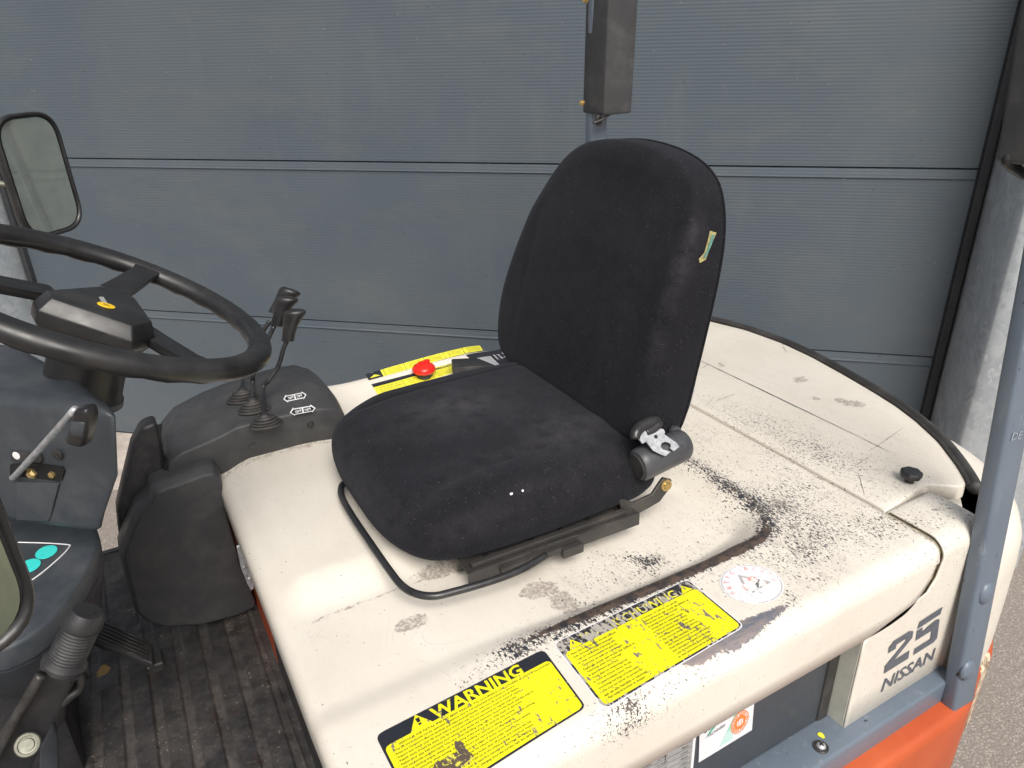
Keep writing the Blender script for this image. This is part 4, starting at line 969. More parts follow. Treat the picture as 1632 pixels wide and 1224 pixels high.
prof = [(.03, -.004), (.008, -.003), (.002, .0), (0, .004), (-.001, .03), (0, .074), (.0025, .090), (.008, .100), (.018, .107), (.034, .1105)]
BD.clear(); v, f = pillow(BOs, prof, bmap, (0, .22), 34); dust_glint_vals = list(BD); back = obj('backrest', v, f, 'fabricb', seat, True)
sub = back.modifiers.new('s', 'SUBSURF'); sub.levels = sub.render_levels = 1
a_ = back.data.attributes.new('dust', 'FLOAT', 'POINT'); a_.data.foreach_set('value', dust_glint_vals); attrf(back, 'spot', lambda p: 0.)  # mask includes the painted highlight of the near crease
# piping around the rear edge of the backrest
c0 = Vector((0, .22)); rp = [bmap(p.x, p.y, .002, 1)+Vector((0, 0, 0)) for p in BOs[::3]]
v, f = tube(rp, .0022, 6, closed=True, res=2); obj('piping', v, f, 'fabricb', seat, True)
# rear shell
v, f = pillow(BOs, [(.012, -.004), (.010, -.012), (.018, -.022), (.03, -.026)], lambda a, b, h, r: bmap(a, b, h, r), (0, .22), 6); obj('back_shell', v, f, 'black', seat, True)

# yellow-green embroidered tag on the near side of the backrest
tq = [bmap(-.262+.002, .30, .060, 1)]
def on_side(px_s, px_h):   # s along height, h across thickness
    best = min(BOs, key=lambda p: abs(p.y-px_s)+(10 if p.x > 0 else 0)); return bmap(best.x-.0022, px_s, px_h, 1)
def tag_poly(P): return [on_side(a, b) for a, b in P]
TG = [[(a+.046, b) for a, b in [(.322, .030), (.325, .046), (.310, .052), (.292, .057), (.283, .070), (.276, .064), (.281, .050), (.300, .041)]]]
TG2 = [(a+.046, b) for a, b in [(.318, .034), (.320, .043), (.298, .051), (.285, .060), (.284, .052), (.303, .040)]]
obj('embroidered_tag', tag_poly(TG[0]), [list(range(8))], 'embgold', seat, label='small gold and green woven tag')
o = obj('tag_stripe', [p+Vector((0, -.0006, 0)) for p in tag_poly(TG2)], [list(range(6))], 'embgreen', seat)

# bar, rails, bracket
BR = [(0.2846,1.1387,1.082),(0.2717,1.1273,1.082),(0.2626,1.0955,1.082),(0.2598,1.0359,1.082),(0.2608,0.9458,1.082),(0.2626,0.8682,1.082),(0.2657,0.8255,1.082),(0.2762,0.7988,1.082),(0.2957,0.7809,1.082),(0.3222,0.7743,1.082),(0.3794,0.7667,1.082),(0.4321,0.7661,1.082),(0.4821,0.7755,1.082)]
v, f = tube([(BR[0][0]+.16, BR[0][1]+.02, 1.088), (BR[0][0]+.03, BR[0][1]+.012, 1.084)]+BR, .0058, 12, res=5); bar = obj('adjusting_bar', v, f, 'barpaint', seat, True)
rl = MB()
def rail_box(a, b, w_, h_, z0, mi=0, bev=.0015):
    a = Vector(a); b = Vector(b); d = (b-a); d.z = 0; L_ = d.length; d.normalize(); M = frame(Vector((a.x, a.y, z0)), (0, 0, 1), d); vv, ff = boxg((L_/2, 0, h_/2), (L_, w_, h_), M, bev, 2); rl.add(vv, ff, mi)
a0, b0 = Vector((0.3641,0.8022,1.076)), Vector((0.6804,0.7942,1.076))
MT['railm'] = m_black('grimy_steel', (.034, .032, .031, 1), .42, .38, .4, (.13, .11, .09, 1))
rail_box(a0+Vector((0, .004, 0)), b0+Vector((0, .004, 0)), .006, .024, 1.052); rail_box(a0+Vector((.0, .022, 0)), b0+Vector((0, .022, 0)), .036, .004, 1.071)
rail_box(a0+Vector((.01, .014, 0)), b0+Vector((-.02, .014, 0)), .010, .008, 1.076); rail_box(a0+Vector((0, .042, 0)), b0+Vector((0, .042, 0)), .006, .024, 1.052)
rl.build('slide_rail', ['railm'], seat, label='near slide rail, grimy dark steel')
rl = MB(); rail_box(a0+Vector((0, .38, 0)), b0+Vector((0, .38, 0)), .05, .034, 1.052); rl.build('slide_rail', ['railm'], seat)
for t in (.12, .38, .55, .72, .9):
    rl = MB(); q = a0.lerp(b0, t); rail_box(q+Vector((0, .029, 0)), q+Vector((.008, .029, 0)), .006, .0030, 1.0745, 0, 0); rl.build('rail_slot', ['void'], seat)
rl = MB()
q1, q2 = a0.lerp(b0, .16), a0.lerp(b0, .50); rail_box(q1+Vector((0, -.003, 0)), q2+Vector((0, -.003, 0)), .009, .010, 1.060); 
q1, q2 = a0.lerp(b0, .50), a0.lerp(b0, .62); rail_box(q1+Vector((0, -.006, 0)), q2+Vector((0, -.006, 0)), .012, .016, 1.050)
rl.build('latch_plate', ['railm'], seat)
v, f = tube([a0.lerp(b0, .30)+Vector((0, -.002, .002)), a0.lerp(b0, .45)+Vector((0, .0, .003)), a0.lerp(b0, .62)+Vector((0, .000, .001)), a0.lerp(b0, .78)+Vector((0, -.001, -.001))], .0012, 6); obj('release_wire', v, f, 'steel', seat, True)
v, f = prism([(.34, .86, 1.076), (.66, .86, 1.076), (.66, 1.25, 1.076), (.34, 1.25, 1.076)], (0, 0, .012), .003, 1); obj('seat_pan', v, f, 'steel', seat)
# bracket that carries the belt
BK = [(0.6476,0.815,1.1081),(0.6817,0.815,1.0835),(0.722,0.815,1.0872),(0.7371,0.815,1.105),(0.7447,0.815,1.1125),(0.7637,0.815,1.1024),(0.7609,0.815,1.0867),(0.7403,0.815,1.0653),(0.6968,0.815,1.0576),(0.6555,0.815,1.0802)]
v, f = prism(BK, (0, .006, 0), .001, 1); obj('belt_bracket', v, f, 'railm', seat, True, sharp=30)
M = frame((0.7484,0.813,1.0985), (-.1, -1, .1)); v, f = lathe([(.0105, -.002), (.0105, .003), (.0070, .0034), (.0066, .0015), (.004, .0015), (.004, .004), (0, .004)], M, 24); obj('bracket_bolt', v, f, 'brass', seat, True, sharp=30)
# belt retractor: rounded drum with its tongue and webbing
ret = part('belt_retractor', 'grey belt retractor with a bright slotted tongue')
ret.parent = seat
ra, rb = Vector((0.6865,0.812,1.159)), Vector((0.7783,0.812,1.1706)); ax = (rb-ra).normalized()
M = frame(ra, ax, (0, 0, 1)); LL = (rb-ra).length
pr = [(.0, -.006), (.020, -.006), (.026, -.0035), (.0285, .001), (.0290, .008), (.0290, LL-.012), (.0278, LL-.002), (.024, LL+.004), (.016, LL+.007), (0, LL+.008)]
v, f = lathe(pr, M, 40, 1.0, .93)
rs = obj('belt_retractor', v, f, 'retr', seat, True, sharp=35, label='grey drum shaped belt retractor'); bpy.data.objects.remove(ret)
M2 = frame(rb+Vector((.0, .02, .012)), (.5, -.3, .2)); v, f = lathe([(0, -.012), (.010, -.009), (.0145, 0), (.010, .009), (0, .012)], M2, 20); obj('end_boss', v, f, 'retr', rs, True)
mb = MB()
for t in (.30, .78):
    v, f = tube([ra+ax*(LL*t)+M.to_3x3() @ Vector((.0292*math.cos(a), .0272*math.sin(a), 0)) for a in [R(d) for d in range(-60, 61, 12)]], .0009, 5, res=1); obj('mould_line', v, f, 'retr', rs, True)
for q in ((1023,742), (1092,684)):
    pass
M3 = frame(ra-ax*.0065, -ax, (0, 0, 1)); v, f = lathe([(.023, 0), (.022, .0014), (0, .0016)], M3, 32, 1, .93); obj('end_cap', v, f, 'black', rs, True, sharp=30)
tg = [Vector(p) for p in [(0.6749,0.8103,1.2187),(0.6822,0.8117,1.2205),(0.6887,0.8119,1.2208),(0.7171,0.8118,1.2208),(0.73,0.8078,1.2154),(0.7302,0.8045,1.2111),(0.7277,0.803,1.209),(0.7455,0.791,1.193),(0.7476,0.7868,1.1873),(0.734,0.7845,1.1843),(0.729,0.7886,1.1897),(0.7331,0.7905,1.1923),(0.7312,0.7934,1.1961),(0.725,0.7957,1.1992),(0.7172,0.7957,1.1992),(0.7127,0.7932,1.1959),(0.7142,0.7898,1.1913),(0.7215,0.7872,1.188),(0.7277,0.7849,1.1849),(0.7154,0.7825,1.1817),(0.7073,0.7858,1.186),(0.696,0.7915,1.1937),(0.6891,0.8016,1.2071),(0.681,0.801,1.2063)]]
v, f = prism(tg, Vector((0, .80, -.60))*.0022, .0003, 1); obj('belt_tongue', v, f, 'bright', rs, False, label='bright slotted steel belt tongue')
M4 = frame(Vector((0.7097,0.8033,1.2095))-Vector((0, .8, -.6))*.0006, (0, -.8, .6)); v, f = lathe([(.0032, 0), (0, .0001)], M4, 14); obj('tongue_hole', v, f, 'void', rs)
WB = [(0.6729,0.8105,1.2123),(0.678,0.816,1.2197),(0.6929,0.8207,1.2259),(0.712,0.8222,1.2279),(0.7223,0.8219,1.2275),(0.7245,0.8176,1.2219),(0.7117,0.8145,1.2176),(0.6953,0.8132,1.216)]
v, f = tube(WB, [.008, .010, .010, .010, .009, .008, .008, .007], 10, res=4); obj('belt_webbing', v, f, 'barpaint', rs, True)

# ================================================================ RED KNOB AND BLACK LATCH ON FAR SIDE
rk = Vector((0.6196,1.5655,1.055)); rk.z = hz(rk.x, rk.y); M = frame(rk, (0, 0, 1))
red = part('emergency_button', 'red mushroom emergency button on the far side of the hood')
v, f = lathe([(.018, 0), (.018, .012)], M, 24); obj('stem', v, f, 'black', red, True, sharp=30)
v, f = lathe([(.018, .012), (.0265, .014), (.029, .018), (.0285, .024), (.024, .0295), (.015, .033), (0, .034)], M, 32); obj('button', v, f, 'red', red, True)
M = frame(rk+Vector((.006, .012, .031)), (0, .1, 1), (1, .4, 0)); v, f = boxg((0, 0, 0), (.034, .012, .012), M, .003, 2); obj('arrow_rib', v, f, 'red', red, True, sharp=40)
lp = [(0.6884,1.551,1.085),(0.7463,1.5237,1.085),(0.7636,1.4572,1.085),(0.6673,1.4958,1.085)]; v, f = prism([(p[0], p[1], 1.05) for p in lp], (0, 0, .033), .004, 2); obj('latch_block', v, f, 'black', FL, True, sharp=40)

# ================================================================ LEVER CONSOLE
con = part('lever_console', 'black plastic hydraulic lever console')
Nn = [(0.0094,1.35,1.0807),(0.0177,1.35,1.0999),(0.0398,1.35,1.1119),(0.1002,1.35,1.1236),(0.144,1.35,1.1367),(0.1817,1.35,1.137),(0.224,1.35,1.1376),(0.2671,1.35,1.1356),(0.3061,1.35,1.1334),(0.335,1.35,1.1256),(0.3491,1.35,1.1117),(0.3564,1.35,1.0951)]
Fn = [(0.0085,1.58,1.0558),(0.0209,1.58,1.0796),(0.0513,1.58,1.1072),(0.1132,1.58,1.1269),(0.1615,1.58,1.1357),(0.2022,1.58,1.1408),(0.2462,1.58,1.1454),(0.2809,1.58,1.1464),(0.3128,1.58,1.1435),(0.342,1.58,1.1273),(0.3609,1.58,1.1053),(0.3787,1.58,1.072)]
V = []; F = []; sect = []
for i, (a, b) in enumerate(zip(Nn, Fn)):
    bot = 1.046 if i > 1 else 1.03
    S = [(a[0], 1.352, bot), (a[0], 1.350, bot+.003)]
    zt = a[2]; S.append((a[0], 1.350, zt-.005)); S.append((a[0], 1.3508, zt-.0022)); S.append((a[0], 1.3530, zt-.0004)); S.append((a[0], 1.3560, zt+.0005))
    for k_ in range(1, 9):
        t = k_/9; bul = math.sin(t*math.pi)*.012; S.append((a[0]*(1-t)+b[0]*t, 1.356+(1.565-1.356)*t, zt*(1-t)+b[2]*t+bul))
    S += [(b[0], 1.574, b[2]+.001), (b[0], 1.580, b[2]-.006), (b[0], 1.583, b[2]-.016), (b[0], 1.583, 1.03)]
    sect.append(S); V += S
n = len(sect[0])
for i in range(len(sect)-1):
    for j in range(n-1): F.append([i*n+j, i*n+j+1, (i+1)*n+j+1, (i+1)*n+j])
F.append(list(range(n))); F.append([(len(sect)-1)*n+j for j in range(n)][::-1]); F.append([i*n for i in range(len(sect))][::-1]+[i*n+n-1 for i in range(len(sect))])
v, f = fixn(V, F); body = obj('console_body', v, f, 'blackd', con, True, sharp=50)
for q in ((0.1651,1.3495,1.0877), (0.2814,1.3495,1.1034)):
    M = frame(q, (0, -1, 0)); v, f = lathe([(.0075, 0), (.007, .0015), (.005, .0018), (.005, .0035), (.0025, .0042), (0, .0042)], M, 20); obj('console_screw', v, f, 'steel', con, True, sharp=40)
# surface height of the console top at a given x,y for the decals and boots
def con_z(x, y):
    t = (y-1.356)/(1.565-1.356); best = None
    for i in range(len(Nn)-1):
        xa = Nn[i][0]*(1-t)+Fn[i][0]*t; xb = Nn[i+1][0]*(1-t)+Fn[i+1][0]*t
        if xa <= x <= xb:
            s_ = (x-xa)/(xb-xa); za = Nn[i][2]*(1-t)+Fn[i][2]*t; zb = Nn[i+1][2]*(1-t)+Fn[i+1][2]*t; best = za*(1-s_)+zb*s_
    return (best if best else 1.13)+math.sin(max(0, min(1, t))*math.pi)*.012
def decal(quad, name):
    mb = MB()
    def mp(a, b, l): p = bilin(quad, a, b); return Vector((p.x, p.y, con_z(p.x, p.y)+.0015+l))
    O = [(0, .5), (.17, 1.0), (.17, .86), (.83, .86), (.83, 1.0), (1, .5), (.83, 0), (.83, .14), (.17, .14), (.17, 0)]
    I = [(.06, .5), (.155, .78), (.19, .75), (.81, .75), (.845, .78), (.94, .5), (.845, .22), (.81, .25), (.19, .25), (.155, .22)]
    n = len(O); mb.add([mp(a, b, 0) for a, b in O+I], [[i, (i+1) % n, n+(i+1) % n, n+i] for i in range(n)], 0)
    mb.add([mp(.47, .2, 0), mp(.53, .2, 0), mp(.53, .8, 0), mp(.47, .8, 0)], [[0, 1, 2, 3]], 0)
    mb.add([mp(a, b, -.0004) for a, b in I], [list(range(n))], 1)
    for x0 in (.2, .57):
        for P in ([(0, .36), (.16, .36), (.16, .42), (0, .42)], [(.0, .52), (.2, .52), (.2, .6), (.0, .6)], [(.1, .36), (.13, .36), (.13, .6), (.1, .6)], [(.2, .40), (.23, .40), (.23, .68), (.2, .68)]):
            mb.add([mp(x0+a, b, .0003) for a, b in P], [[0, 1, 2, 3]], 0)
    return mb.build(name, ['white', 'ink'], con)
d1 = [(0.2477,1.4162,1.155),(0.2958,1.4176,1.155),(0.2917,1.3886,1.155),(0.2445,1.3875,1.155)]; d2 = [(0.2482,1.3705,1.15),(0.2996,1.3684,1.15),(0.2948,1.3381,1.15),(0.2437,1.3379,1.15)]
decal([d1[0], d1[1], d1[2], d1[3]], 'arrow_decal'); decal([d2[0], d2[1], d2[2], d2[3]], 'arrow_decal')
# levers: boot base px, rod path, knob
def boot(c, parent, s=1.0):
    M = frame(c, (0, 0, 1), (1, -.12, 0)); pr = []
    R_ = [.040, .0415, .040, .034, .036, .0345, .0285, .0305, .029, .0235, .0250, .0235, .016, .0095, .0085]
    Z_ = [0, .002, .004, .0055, .008, .0100, .0110, .0135, .0155, .0165, .0190, .0210, .0235, .0265, .031]
    v, f = lathe([(r*s, z*s*1.05) for r, z in zip(R_, Z_)], M, 28, 1.0, .62); return obj('boot', v, f, 'rubber', parent, True, sharp=50)
def lever(bc, rod, kb, kt, lab_, krot):
    o = part('control_lever', lab_); c = Vector(bc); c.z = con_z(c.x, c.y)-.001; boot(c, o, .80)
    P = [c+Vector((0, 0, .02))]+[Vector(p) for p in rod]; v, f = tube(P, .0048, 10, res=6); obj('rod', v, f, 'barpaint', o, True)
    a = Vector(kb); b = Vector(kt); ax = (b-a); L_ = ax.length; side = Vector((1, -.4, .1))
    V = []; F = []; n = 20
    prf = [(0, .0100, 0), (.003, .0110, 0), (.25, .0112, 0), (.5, .0130, .001), (.72, .0162, .003), (.86, .0185, .005), (.94, .0180, .006), (.985, .014, .006), (1, .005, .006)]
    M = frame(a, ax, side)
    for t, r, sh in prf: V += [M @ Vector((r*math.cos(2*math.pi*j/n)*1.12+sh, r*.80*math.sin(2*math.pi*j/n), t*L_+r*math.cos(2*math.pi*j/n)*.22)) for j in range(n)]
    for i in range(len(prf)-1):
        for j in range(n): F.append([i*n+j, i*n+(j+1) % n, (i+1)*n+(j+1) % n, (i+1)*n+j])
    F += [list(range(n))[::-1], [(len(prf)-1)*n+j for j in range(n)]]
    obj('knob', V, F, 'wheel', o, True, sharp=70); return o
lever((0.1942,1.3304,1.16), [(0.2114,1.405,1.1787),(0.225,1.405,1.1946),(0.2442,1.405,1.2146),(0.2542,1.405,1.2313),(0.2638,1.405,1.2535),(0.2753,1.405,1.2723)], (0.2747,1.405,1.2685), (0.2927,1.405,1.3317), 'nearest control lever', 0)
lever((0.1863,1.3929,1.168), [(0.2006,1.45,1.1745),(0.2042,1.45,1.1961),(0.2172,1.45,1.2221),(0.2416,1.45,1.2577),(0.2612,1.45,1.2874)], (0.2663,1.45,1.2877), (0.2927,1.45,1.3462), 'middle control lever', 0)
lever((0.1759,1.4418,1.17), [(0.1888,1.5,1.1707),(0.2003,1.5,1.1937),(0.2182,1.5,1.2249),(0.2445,1.5,1.2611),(0.2632,1.5,1.2822)], (0.2744,1.5,1.2964), (0.3128,1.5,1.3463), 'farthest control lever', 0)

# ================================================================ SIDE COVER (black) AND LATCH
sc1 = [(-0.0322,1.31,1.0555),(-0.0265,1.31,1.0724),(-0.0158,1.31,1.0782),(0.0399,1.31,1.0839),(0.0702,1.31,1.0876),(0.0865,1.31,1.085),(0.0954,1.31,1.0725),(0.0952,1.31,1.0461),(0.0931,1.31,0.9825),(0.0967,1.31,0.8523),(0.1094,1.31,0.7495),(0.108,1.31,0.7333),(0.0752,1.31,0.7268),(0.0038,1.31,0.7343),(-0.0642,1.31,0.7593),(-0.0929,1.31,0.7845),(-0.1068,1.31,0.8177),(-0.1047,1.31,0.9248),(-0.1028,1.31,0.9614),(-0.0857,1.31,0.9913),(-0.058,1.31,1.0375)]
cov = part('side_cover', 'black plastic cover standing beside the hood')
c_ = sum((Vector(p) for p in sc1), Vector())/len(sc1)
def s1r(p):
    p = Vector(p); q = c_+(p-c_)*.93
    if p.x > .06: q.x = p.x-.004
    return Vector((q.x, 1.306, q.z))
n = len(sc1); V = [s1r(p) for p in sc1]+[Vector((p[0], 1.328, p[2])) for p in sc1]+[Vector((p[0], 1.372, p[2])) for p in sc1]
F = [list(range(n))[::-1], [2*n+i for i in range(n)]]+[[j*n+i, j*n+(i+1) % n, (j+1)*n+(i+1) % n, (j+1)*n+i] for j in range(2) for i in range(n)]
v, f = bevelled(V, F, .0035, 3, 14); obj('front_shell', v, f, 'blackd', cov, True, sharp=24)
sc2 = [(-0.0145,1.372,1.1706),(0.0118,1.372,1.1749),(0.0096,1.372,1.1332),(0.006,1.372,1.084),(0.0032,1.372,1.0486),(-0.0034,1.372,1.0053),(-0.0282,1.372,0.9559),(-0.0666,1.372,0.8807),(-0.1027,1.372,0.8183),(-0.1035,1.372,0.9111),(-0.0984,1.372,0.968),(-0.091,1.372,1.0152),(-0.0706,1.372,1.0637),(-0.0383,1.372,1.1383)]
v, f = prism(sc2, (0, .045, 0), .009, 4); obj('rear_shell', v, f, 'black', cov, True, sharp=50)
v, f = prism([(.006, 1.36, .80), (.08, 1.36, .80), (.12, 1.36, 1.085), (.004, 1.36, 1.085)], (0, .2, 0), .002, 1); obj('inner_box', v, f, 'void', cov)
# toggle latch
lat = part('toggle_latch', 'zinc toggle latch between cover and hood')
P = [(0.0872,1.215,0.9653),(0.0954,1.215,0.9677),(0.1012,1.215,0.9554),(0.1019,1.215,0.9262),(0.1048,1.215,0.8881),(0.1017,1.215,0.8624),(0.0953,1.215,0.8591),(0.0916,1.215,0.8788),(0.0869,1.215,0.9179)]
v, f = prism(P, (0, .006, 0), .001, 1); obj('latch_handle', v, f, 'bright', lat, True, sharp=30)
v, f = tube([(0.1005,1.205,0.996),(0.1043,1.205,0.9792),(0.1031,1.205,0.9655),(0.0992,1.205,0.9557),(0.0988,1.205,0.9198),(0.0981,1.205,0.8951)], .0032, 8); obj('latch_hook', v, f, 'bright', lat, True)
v, f = prism([(0.0914,1.2,0.9999),(0.096,1.2,1.0009),(0.0977,1.2,0.985),(0.0953,1.2,0.9775),(0.092,1.2,0.9844)], (0, .004, 0), .001, 1); obj('painted_tab', v, f, 'beige', lat)
for q in ((0.0922,1.213,0.9185), (0.0959,1.204,0.8968)):
    M = frame(q, (0, -1, .2)); v, f = lathe([(.0035, 0), (.003, .0015), (0, .002)], M, 12); obj('rivet', v, f, 'bright', lat, True)
v, f = lathe([(.014, 0), (.013, .003), (.009, .0045), (0, .005)], frame((0.1041,1.185,1.0018), (-.8, -.5, .2)), 24, 1.6, .55); obj('hood_catch', v, f, 'cream2', lat, True)

# ================================================================ FLOOR MAT, PEDAL
FZ = .72
mp_ = part('floor', 'worn black rubber floor with raised ribs and grime')
NXm, NYm = 420, 150; x0, x1, y0, y1 = -.55, .165, .40, 1.70; V = []; F = []
def matz(x, y):
    z = FZ
    xx = x+.006*math.sin(y*3)
    if y < 1.42 and x < .10:
        u = (xx % .049)/.049; z += .0050*(sst(.0, .08, u)-sst(.66, .74, u))*(.35+.65*sst(-.25, .15, fb(Vector((x, y, 9)), 7)))
    if y >= 1.42: u = ((x) % .055)/.055; z += .0022*(sst(0, .06, u)-sst(.9, .96, u))
    z += .003*fb(Vector((x, y, 1)), 11)*sst(-.3, .0, x)+.0016*fb(Vector((x, y, 5)), 34)
    if x > .098: z = FZ-.002
    z += .012*math.exp(-((x-.115)/.004)**2)
    return z
for i in range(NXm+1):
    for j in range(NYm+1): x = x0+(x1-x0)*i/NXm; y = y0+(y1-y0)*j/NYm; V.append((x, y, matz(x, y)))
for i in range(NXm):
    for j in range(NYm): a = i*(NYm+1)+j; F.append([a, a+NYm+1, a+NYm+2, a+1])
fm = obj('floor_mat', V, F, 'mat', mp_, True)
YS = Vector((-0.1843,1.3067,0.72)); attrf(fm, 'chan', lambda p: (1-(sst(.0, .08, ((p.x+.006*math.sin(p.y*3)) % .049)/.049)-sst(.66, .74, ((p.x+.006*math.sin(p.y*3)) % .049)/.049))) if (p.y < 1.42 and p.x < .098) else .35); attrf(fm, 'paint', lambda p: .75*math.exp(-(((p.x-YS.x)/.018)**2+((p.y-YS.y)/.022)**2))+.35*math.exp(-(((p.x-.05)/.05)**2+((p.y-1.30)/.04)**2)))
v, f = prism([(x0, y0, FZ-.006), (x1, y0, FZ-.006), (x1, y1, FZ-.006), (x0, y1, FZ-.006)], (0, 0, -.04), 0); obj('floor_plate', v, f, 'steel', mp_)
v, f = prism([(x0, 1.70, FZ-.02), (x1, 1.70, FZ-.02), (x1, 1.70, FZ+.008), (x0, 1.70, FZ+.008)], (0, .012, 0), .003, 2); obj('edge_strip', v, f, 'black', mp_, True)
pdl = part('accelerator_pedal', 'black ribbed accelerator pedal')
PD = [(-0.1632,1.3335,0.815), (-0.0916,1.2792,0.768), (-0.0963,1.2283,0.764), (-0.1865,1.2964,0.812)]
v, f = prism(PD, (0, 0, -.018), .004, 3); obj('pedal_pad', v, f, 'blackd', pdl, True, sharp=40)
for i in range(6):
    t = .07+i*.172; a = Vector(PD[0]).lerp(Vector(PD[3]), t); b = Vector(PD[1]).lerp(Vector(PD[2]), t); d = (b-a).normalized(); a = a+d*.006; b = b-d*.006
    v, f = tube([a+Vector((0, 0, .001)), b+Vector((0, 0, .001))], .0020, 6, res=1); obj('pedal_rib', v, f, 'railm', pdl, True)
v, f = prism([(PD[1][0]-.02, PD[1][1]-.03, FZ), (PD[1][0]+.012, PD[1][1]-.03, FZ), (PD[1][0]+.012, PD[1][1]+.012, FZ), (PD[1][0]-.02, PD[1][1]+.012, FZ)], (0, 0, .02), .003, 1); obj('pedal_base', v, f, 'railm', pdl)

# ================================================================ PARKING BRAKE LEVER (bottom left)
pb = part('parking_brake_lever', 'black parking brake lever with ribbed grip')
ga, gb = Vector((-0.1463,0.8,1.1683)), Vector((-0.1111,0.8,1.2236)); ax = (gb-ga); L_ = ax.length; M = frame(ga, ax)
pr = [(.018, -.004), (.0235, -.003), (.024, .003), (.0215, .006)]
zz = .007; nr = 11; stp = (L_-.014-.007)/nr
for i in range(nr): pr += [(.0202, zz), (.0190, zz+stp*.35), (.0190, zz+stp*.6), (.0202, zz+stp*.95)]; zz += stp
pr += [(.0215, L_-.013), (.0218, L_-.009), (.0165, L_+.004), (.0155, L_+.0055)]
v, f = lathe(pr+[(.0, L_+.0055)], M, 32); obj('grip', v, f, 'black', pb, True, sharp=35)
v, f = lathe([(.0090, L_+.0050), (.0090, L_+.0064), (0, L_+.0065)], M, 6); obj('hex_button', v, f, 'black', pb)
sh0 = ga; s1_ = Vector((-0.1861,0.66,1.1877)); 
P = [(-0.1616,0.79,1.1815),(-0.1381,0.79,1.1614),(-0.1477,0.79,1.1375),(-0.1926,0.79,1.0735),(-0.2182,0.79,1.0324),(-0.2604,0.79,1.0612),(-0.2334,0.79,1.0994),(-0.1909,0.79,1.1425)]
v, f = prism(P, (0, .018, 0), .003, 2); obj('lever_plate', v, f, 'barpaint', pb, True, sharp=40)
v, f = tube([(-0.1654,0.78,1.1804),(-0.1885,0.78,1.1509),(-0.2148,0.78,1.1182),(-0.2352,0.78,1.0863)], [.006, .006, .006, .006], 8); obj('cable_tube', v, f, 'steel', pb, True)
M = frame((-0.1991,0.772,1.1), (.05, -.75, .65)); v, f = lathe([(.0125, -.01), (.0132, .001), (.012, .003), (.0095, .0035), (.0090, .0015), (.0072, .0015), (.0068, .005), (0, .0055)], M, 32); obj('pivot_bolt', v, f, 'oldzinc', pb, True, sharp=35)
v, f = prism([(-0.2271,0.86,0.9513),(-0.2133,0.86,1.0002),(-0.1917,0.86,1.0426),(-0.1905,0.86,1.0141),(-0.2073,0.86,0.9377)], (0, .02, 0), .002, 1); obj('mount_bracket', v, f, 'battery', pb, True)
bp = part('brake_linkage', 'small steel linkage beside the brake lever')
v, f = tube([(-0.183,0.95,1.0063),(-0.1681,0.95,1.0239),(-0.161,0.95,1.0153),(-0.1663,0.95,0.9994),(-0.1802,0.95,0.9929),(-0.1912,0.95,0.985)], .006, 8); obj('link_arm', v, f, 'steel', bp, True)
v, f = tube([(-0.1512,0.96,1.0326),(-0.1548,0.96,1.0075),(-0.1648,0.96,1.0047)], .003, 6, res=3); obj('spring_wire', v, f, 'steel', bp, True)
v, f = prism([(-0.2144,0.98,0.9344),(-0.1981,0.98,0.9622),(-0.1912,0.98,0.9582),(-0.202,0.98,0.927),(-0.2135,0.98,0.9188)], (0, .03, 0), .003, 2); obj('link_base', v, f, 'void', bp)
v, f = prism([(-.45, .62, .724), (-.235, .62, .724), (-.215, .80, .724), (-.25, .95, .724), (-.45, .95, .724)], (0, 0, .05), .006, 2); obj('linkage_cover', v, f, 'dash', bp, True, sharp=40)

# ================================================================ STEERING WHEEL, COLUMN, DASHBOARD
WC = Vector((-.019, 1.025, 1.517)); WA = Vector((.4605, -.057, .8858)).normalized(); WR = .200
sw = part('steering_wheel', 'black steering wheel with three spokes and angular hub'); MW = frame(WC, WA, (1, .2, 0))
V = []; F = []; N = 96; n = 18
for i in range(N):
    a = 2*math.pi*i/N
    for j in range(n):
        b = 2*math.pi*j/n; rr = .0147
        und = 1+ (.10*max(0, -math.sin(b))*math.sin(a*28))     # finger grips underneath
        r = WR+rr*1.08*math.cos(b); z = rr*.95*math.sin(b)*und; V.append(MW @ Vector((r*math.cos(a), r*math.sin(a), z)))
for i in range(N):
    for j in range(n): F.append([i*n+j, i*n+(j+1) % n, ((i+1) % N)*n+(j+1) % n, ((i+1) % N)*n+j])
v, f = fixn(V, F); obj('rim', v, f, 'wheel', sw, True)
def onwheel(px, h):   # measured point lifted onto the hub plane
    return px
def spoke(p_rim, p_hub, w0, w1, drop):
    a = Vector(p_rim); b = Vector(p_hub); d = (b-a).normalized(); s_ = WA.cross(d).normalized(); P = []
    secs = []
    for t, wd, dz, th in ((-.02, w0*1.7, .004, .010), (.06, w0*1.15, .003, .012), (.18, w0, 0, .013), (.6, (w0+w1)/2, -drop*.6, .013), (1, w1, -drop, .013)):
        c = a.lerp(b, t)+WA*dz; secs.append([c+s_*wd+WA*th/2, c-s_*wd+WA*th/2, c-s_*wd*.8-WA*th/2, c+s_*wd*.8-WA*th/2])
    V = [p for q in secs for p in q]; F = []
    for i in range(len(secs)-1):
        for j in range(4): F.append([i*4+j, i*4+(j+1) % 4, (i+1)*4+(j+1) % 4, (i+1)*4+j])
    F += [[0, 1, 2, 3], [len(V)-4+j for j in (3, 2, 1, 0)]]; v, f = bevelled(V, F, .003, 2, 25); obj('spoke', v, f, 'wheel', sw, True, sharp=45)
WDn = WA.dot(WC)
sp1 = (0.0534,1.2195,1.4921); sp2 = (-0.1108,0.8078,1.551)
def fromang(px): pass
v1 = (Vector(sp1)-WC).normalized(); spoke(WC+v1*(WR-.002), WC+v1*.05, .017, .019, .006)
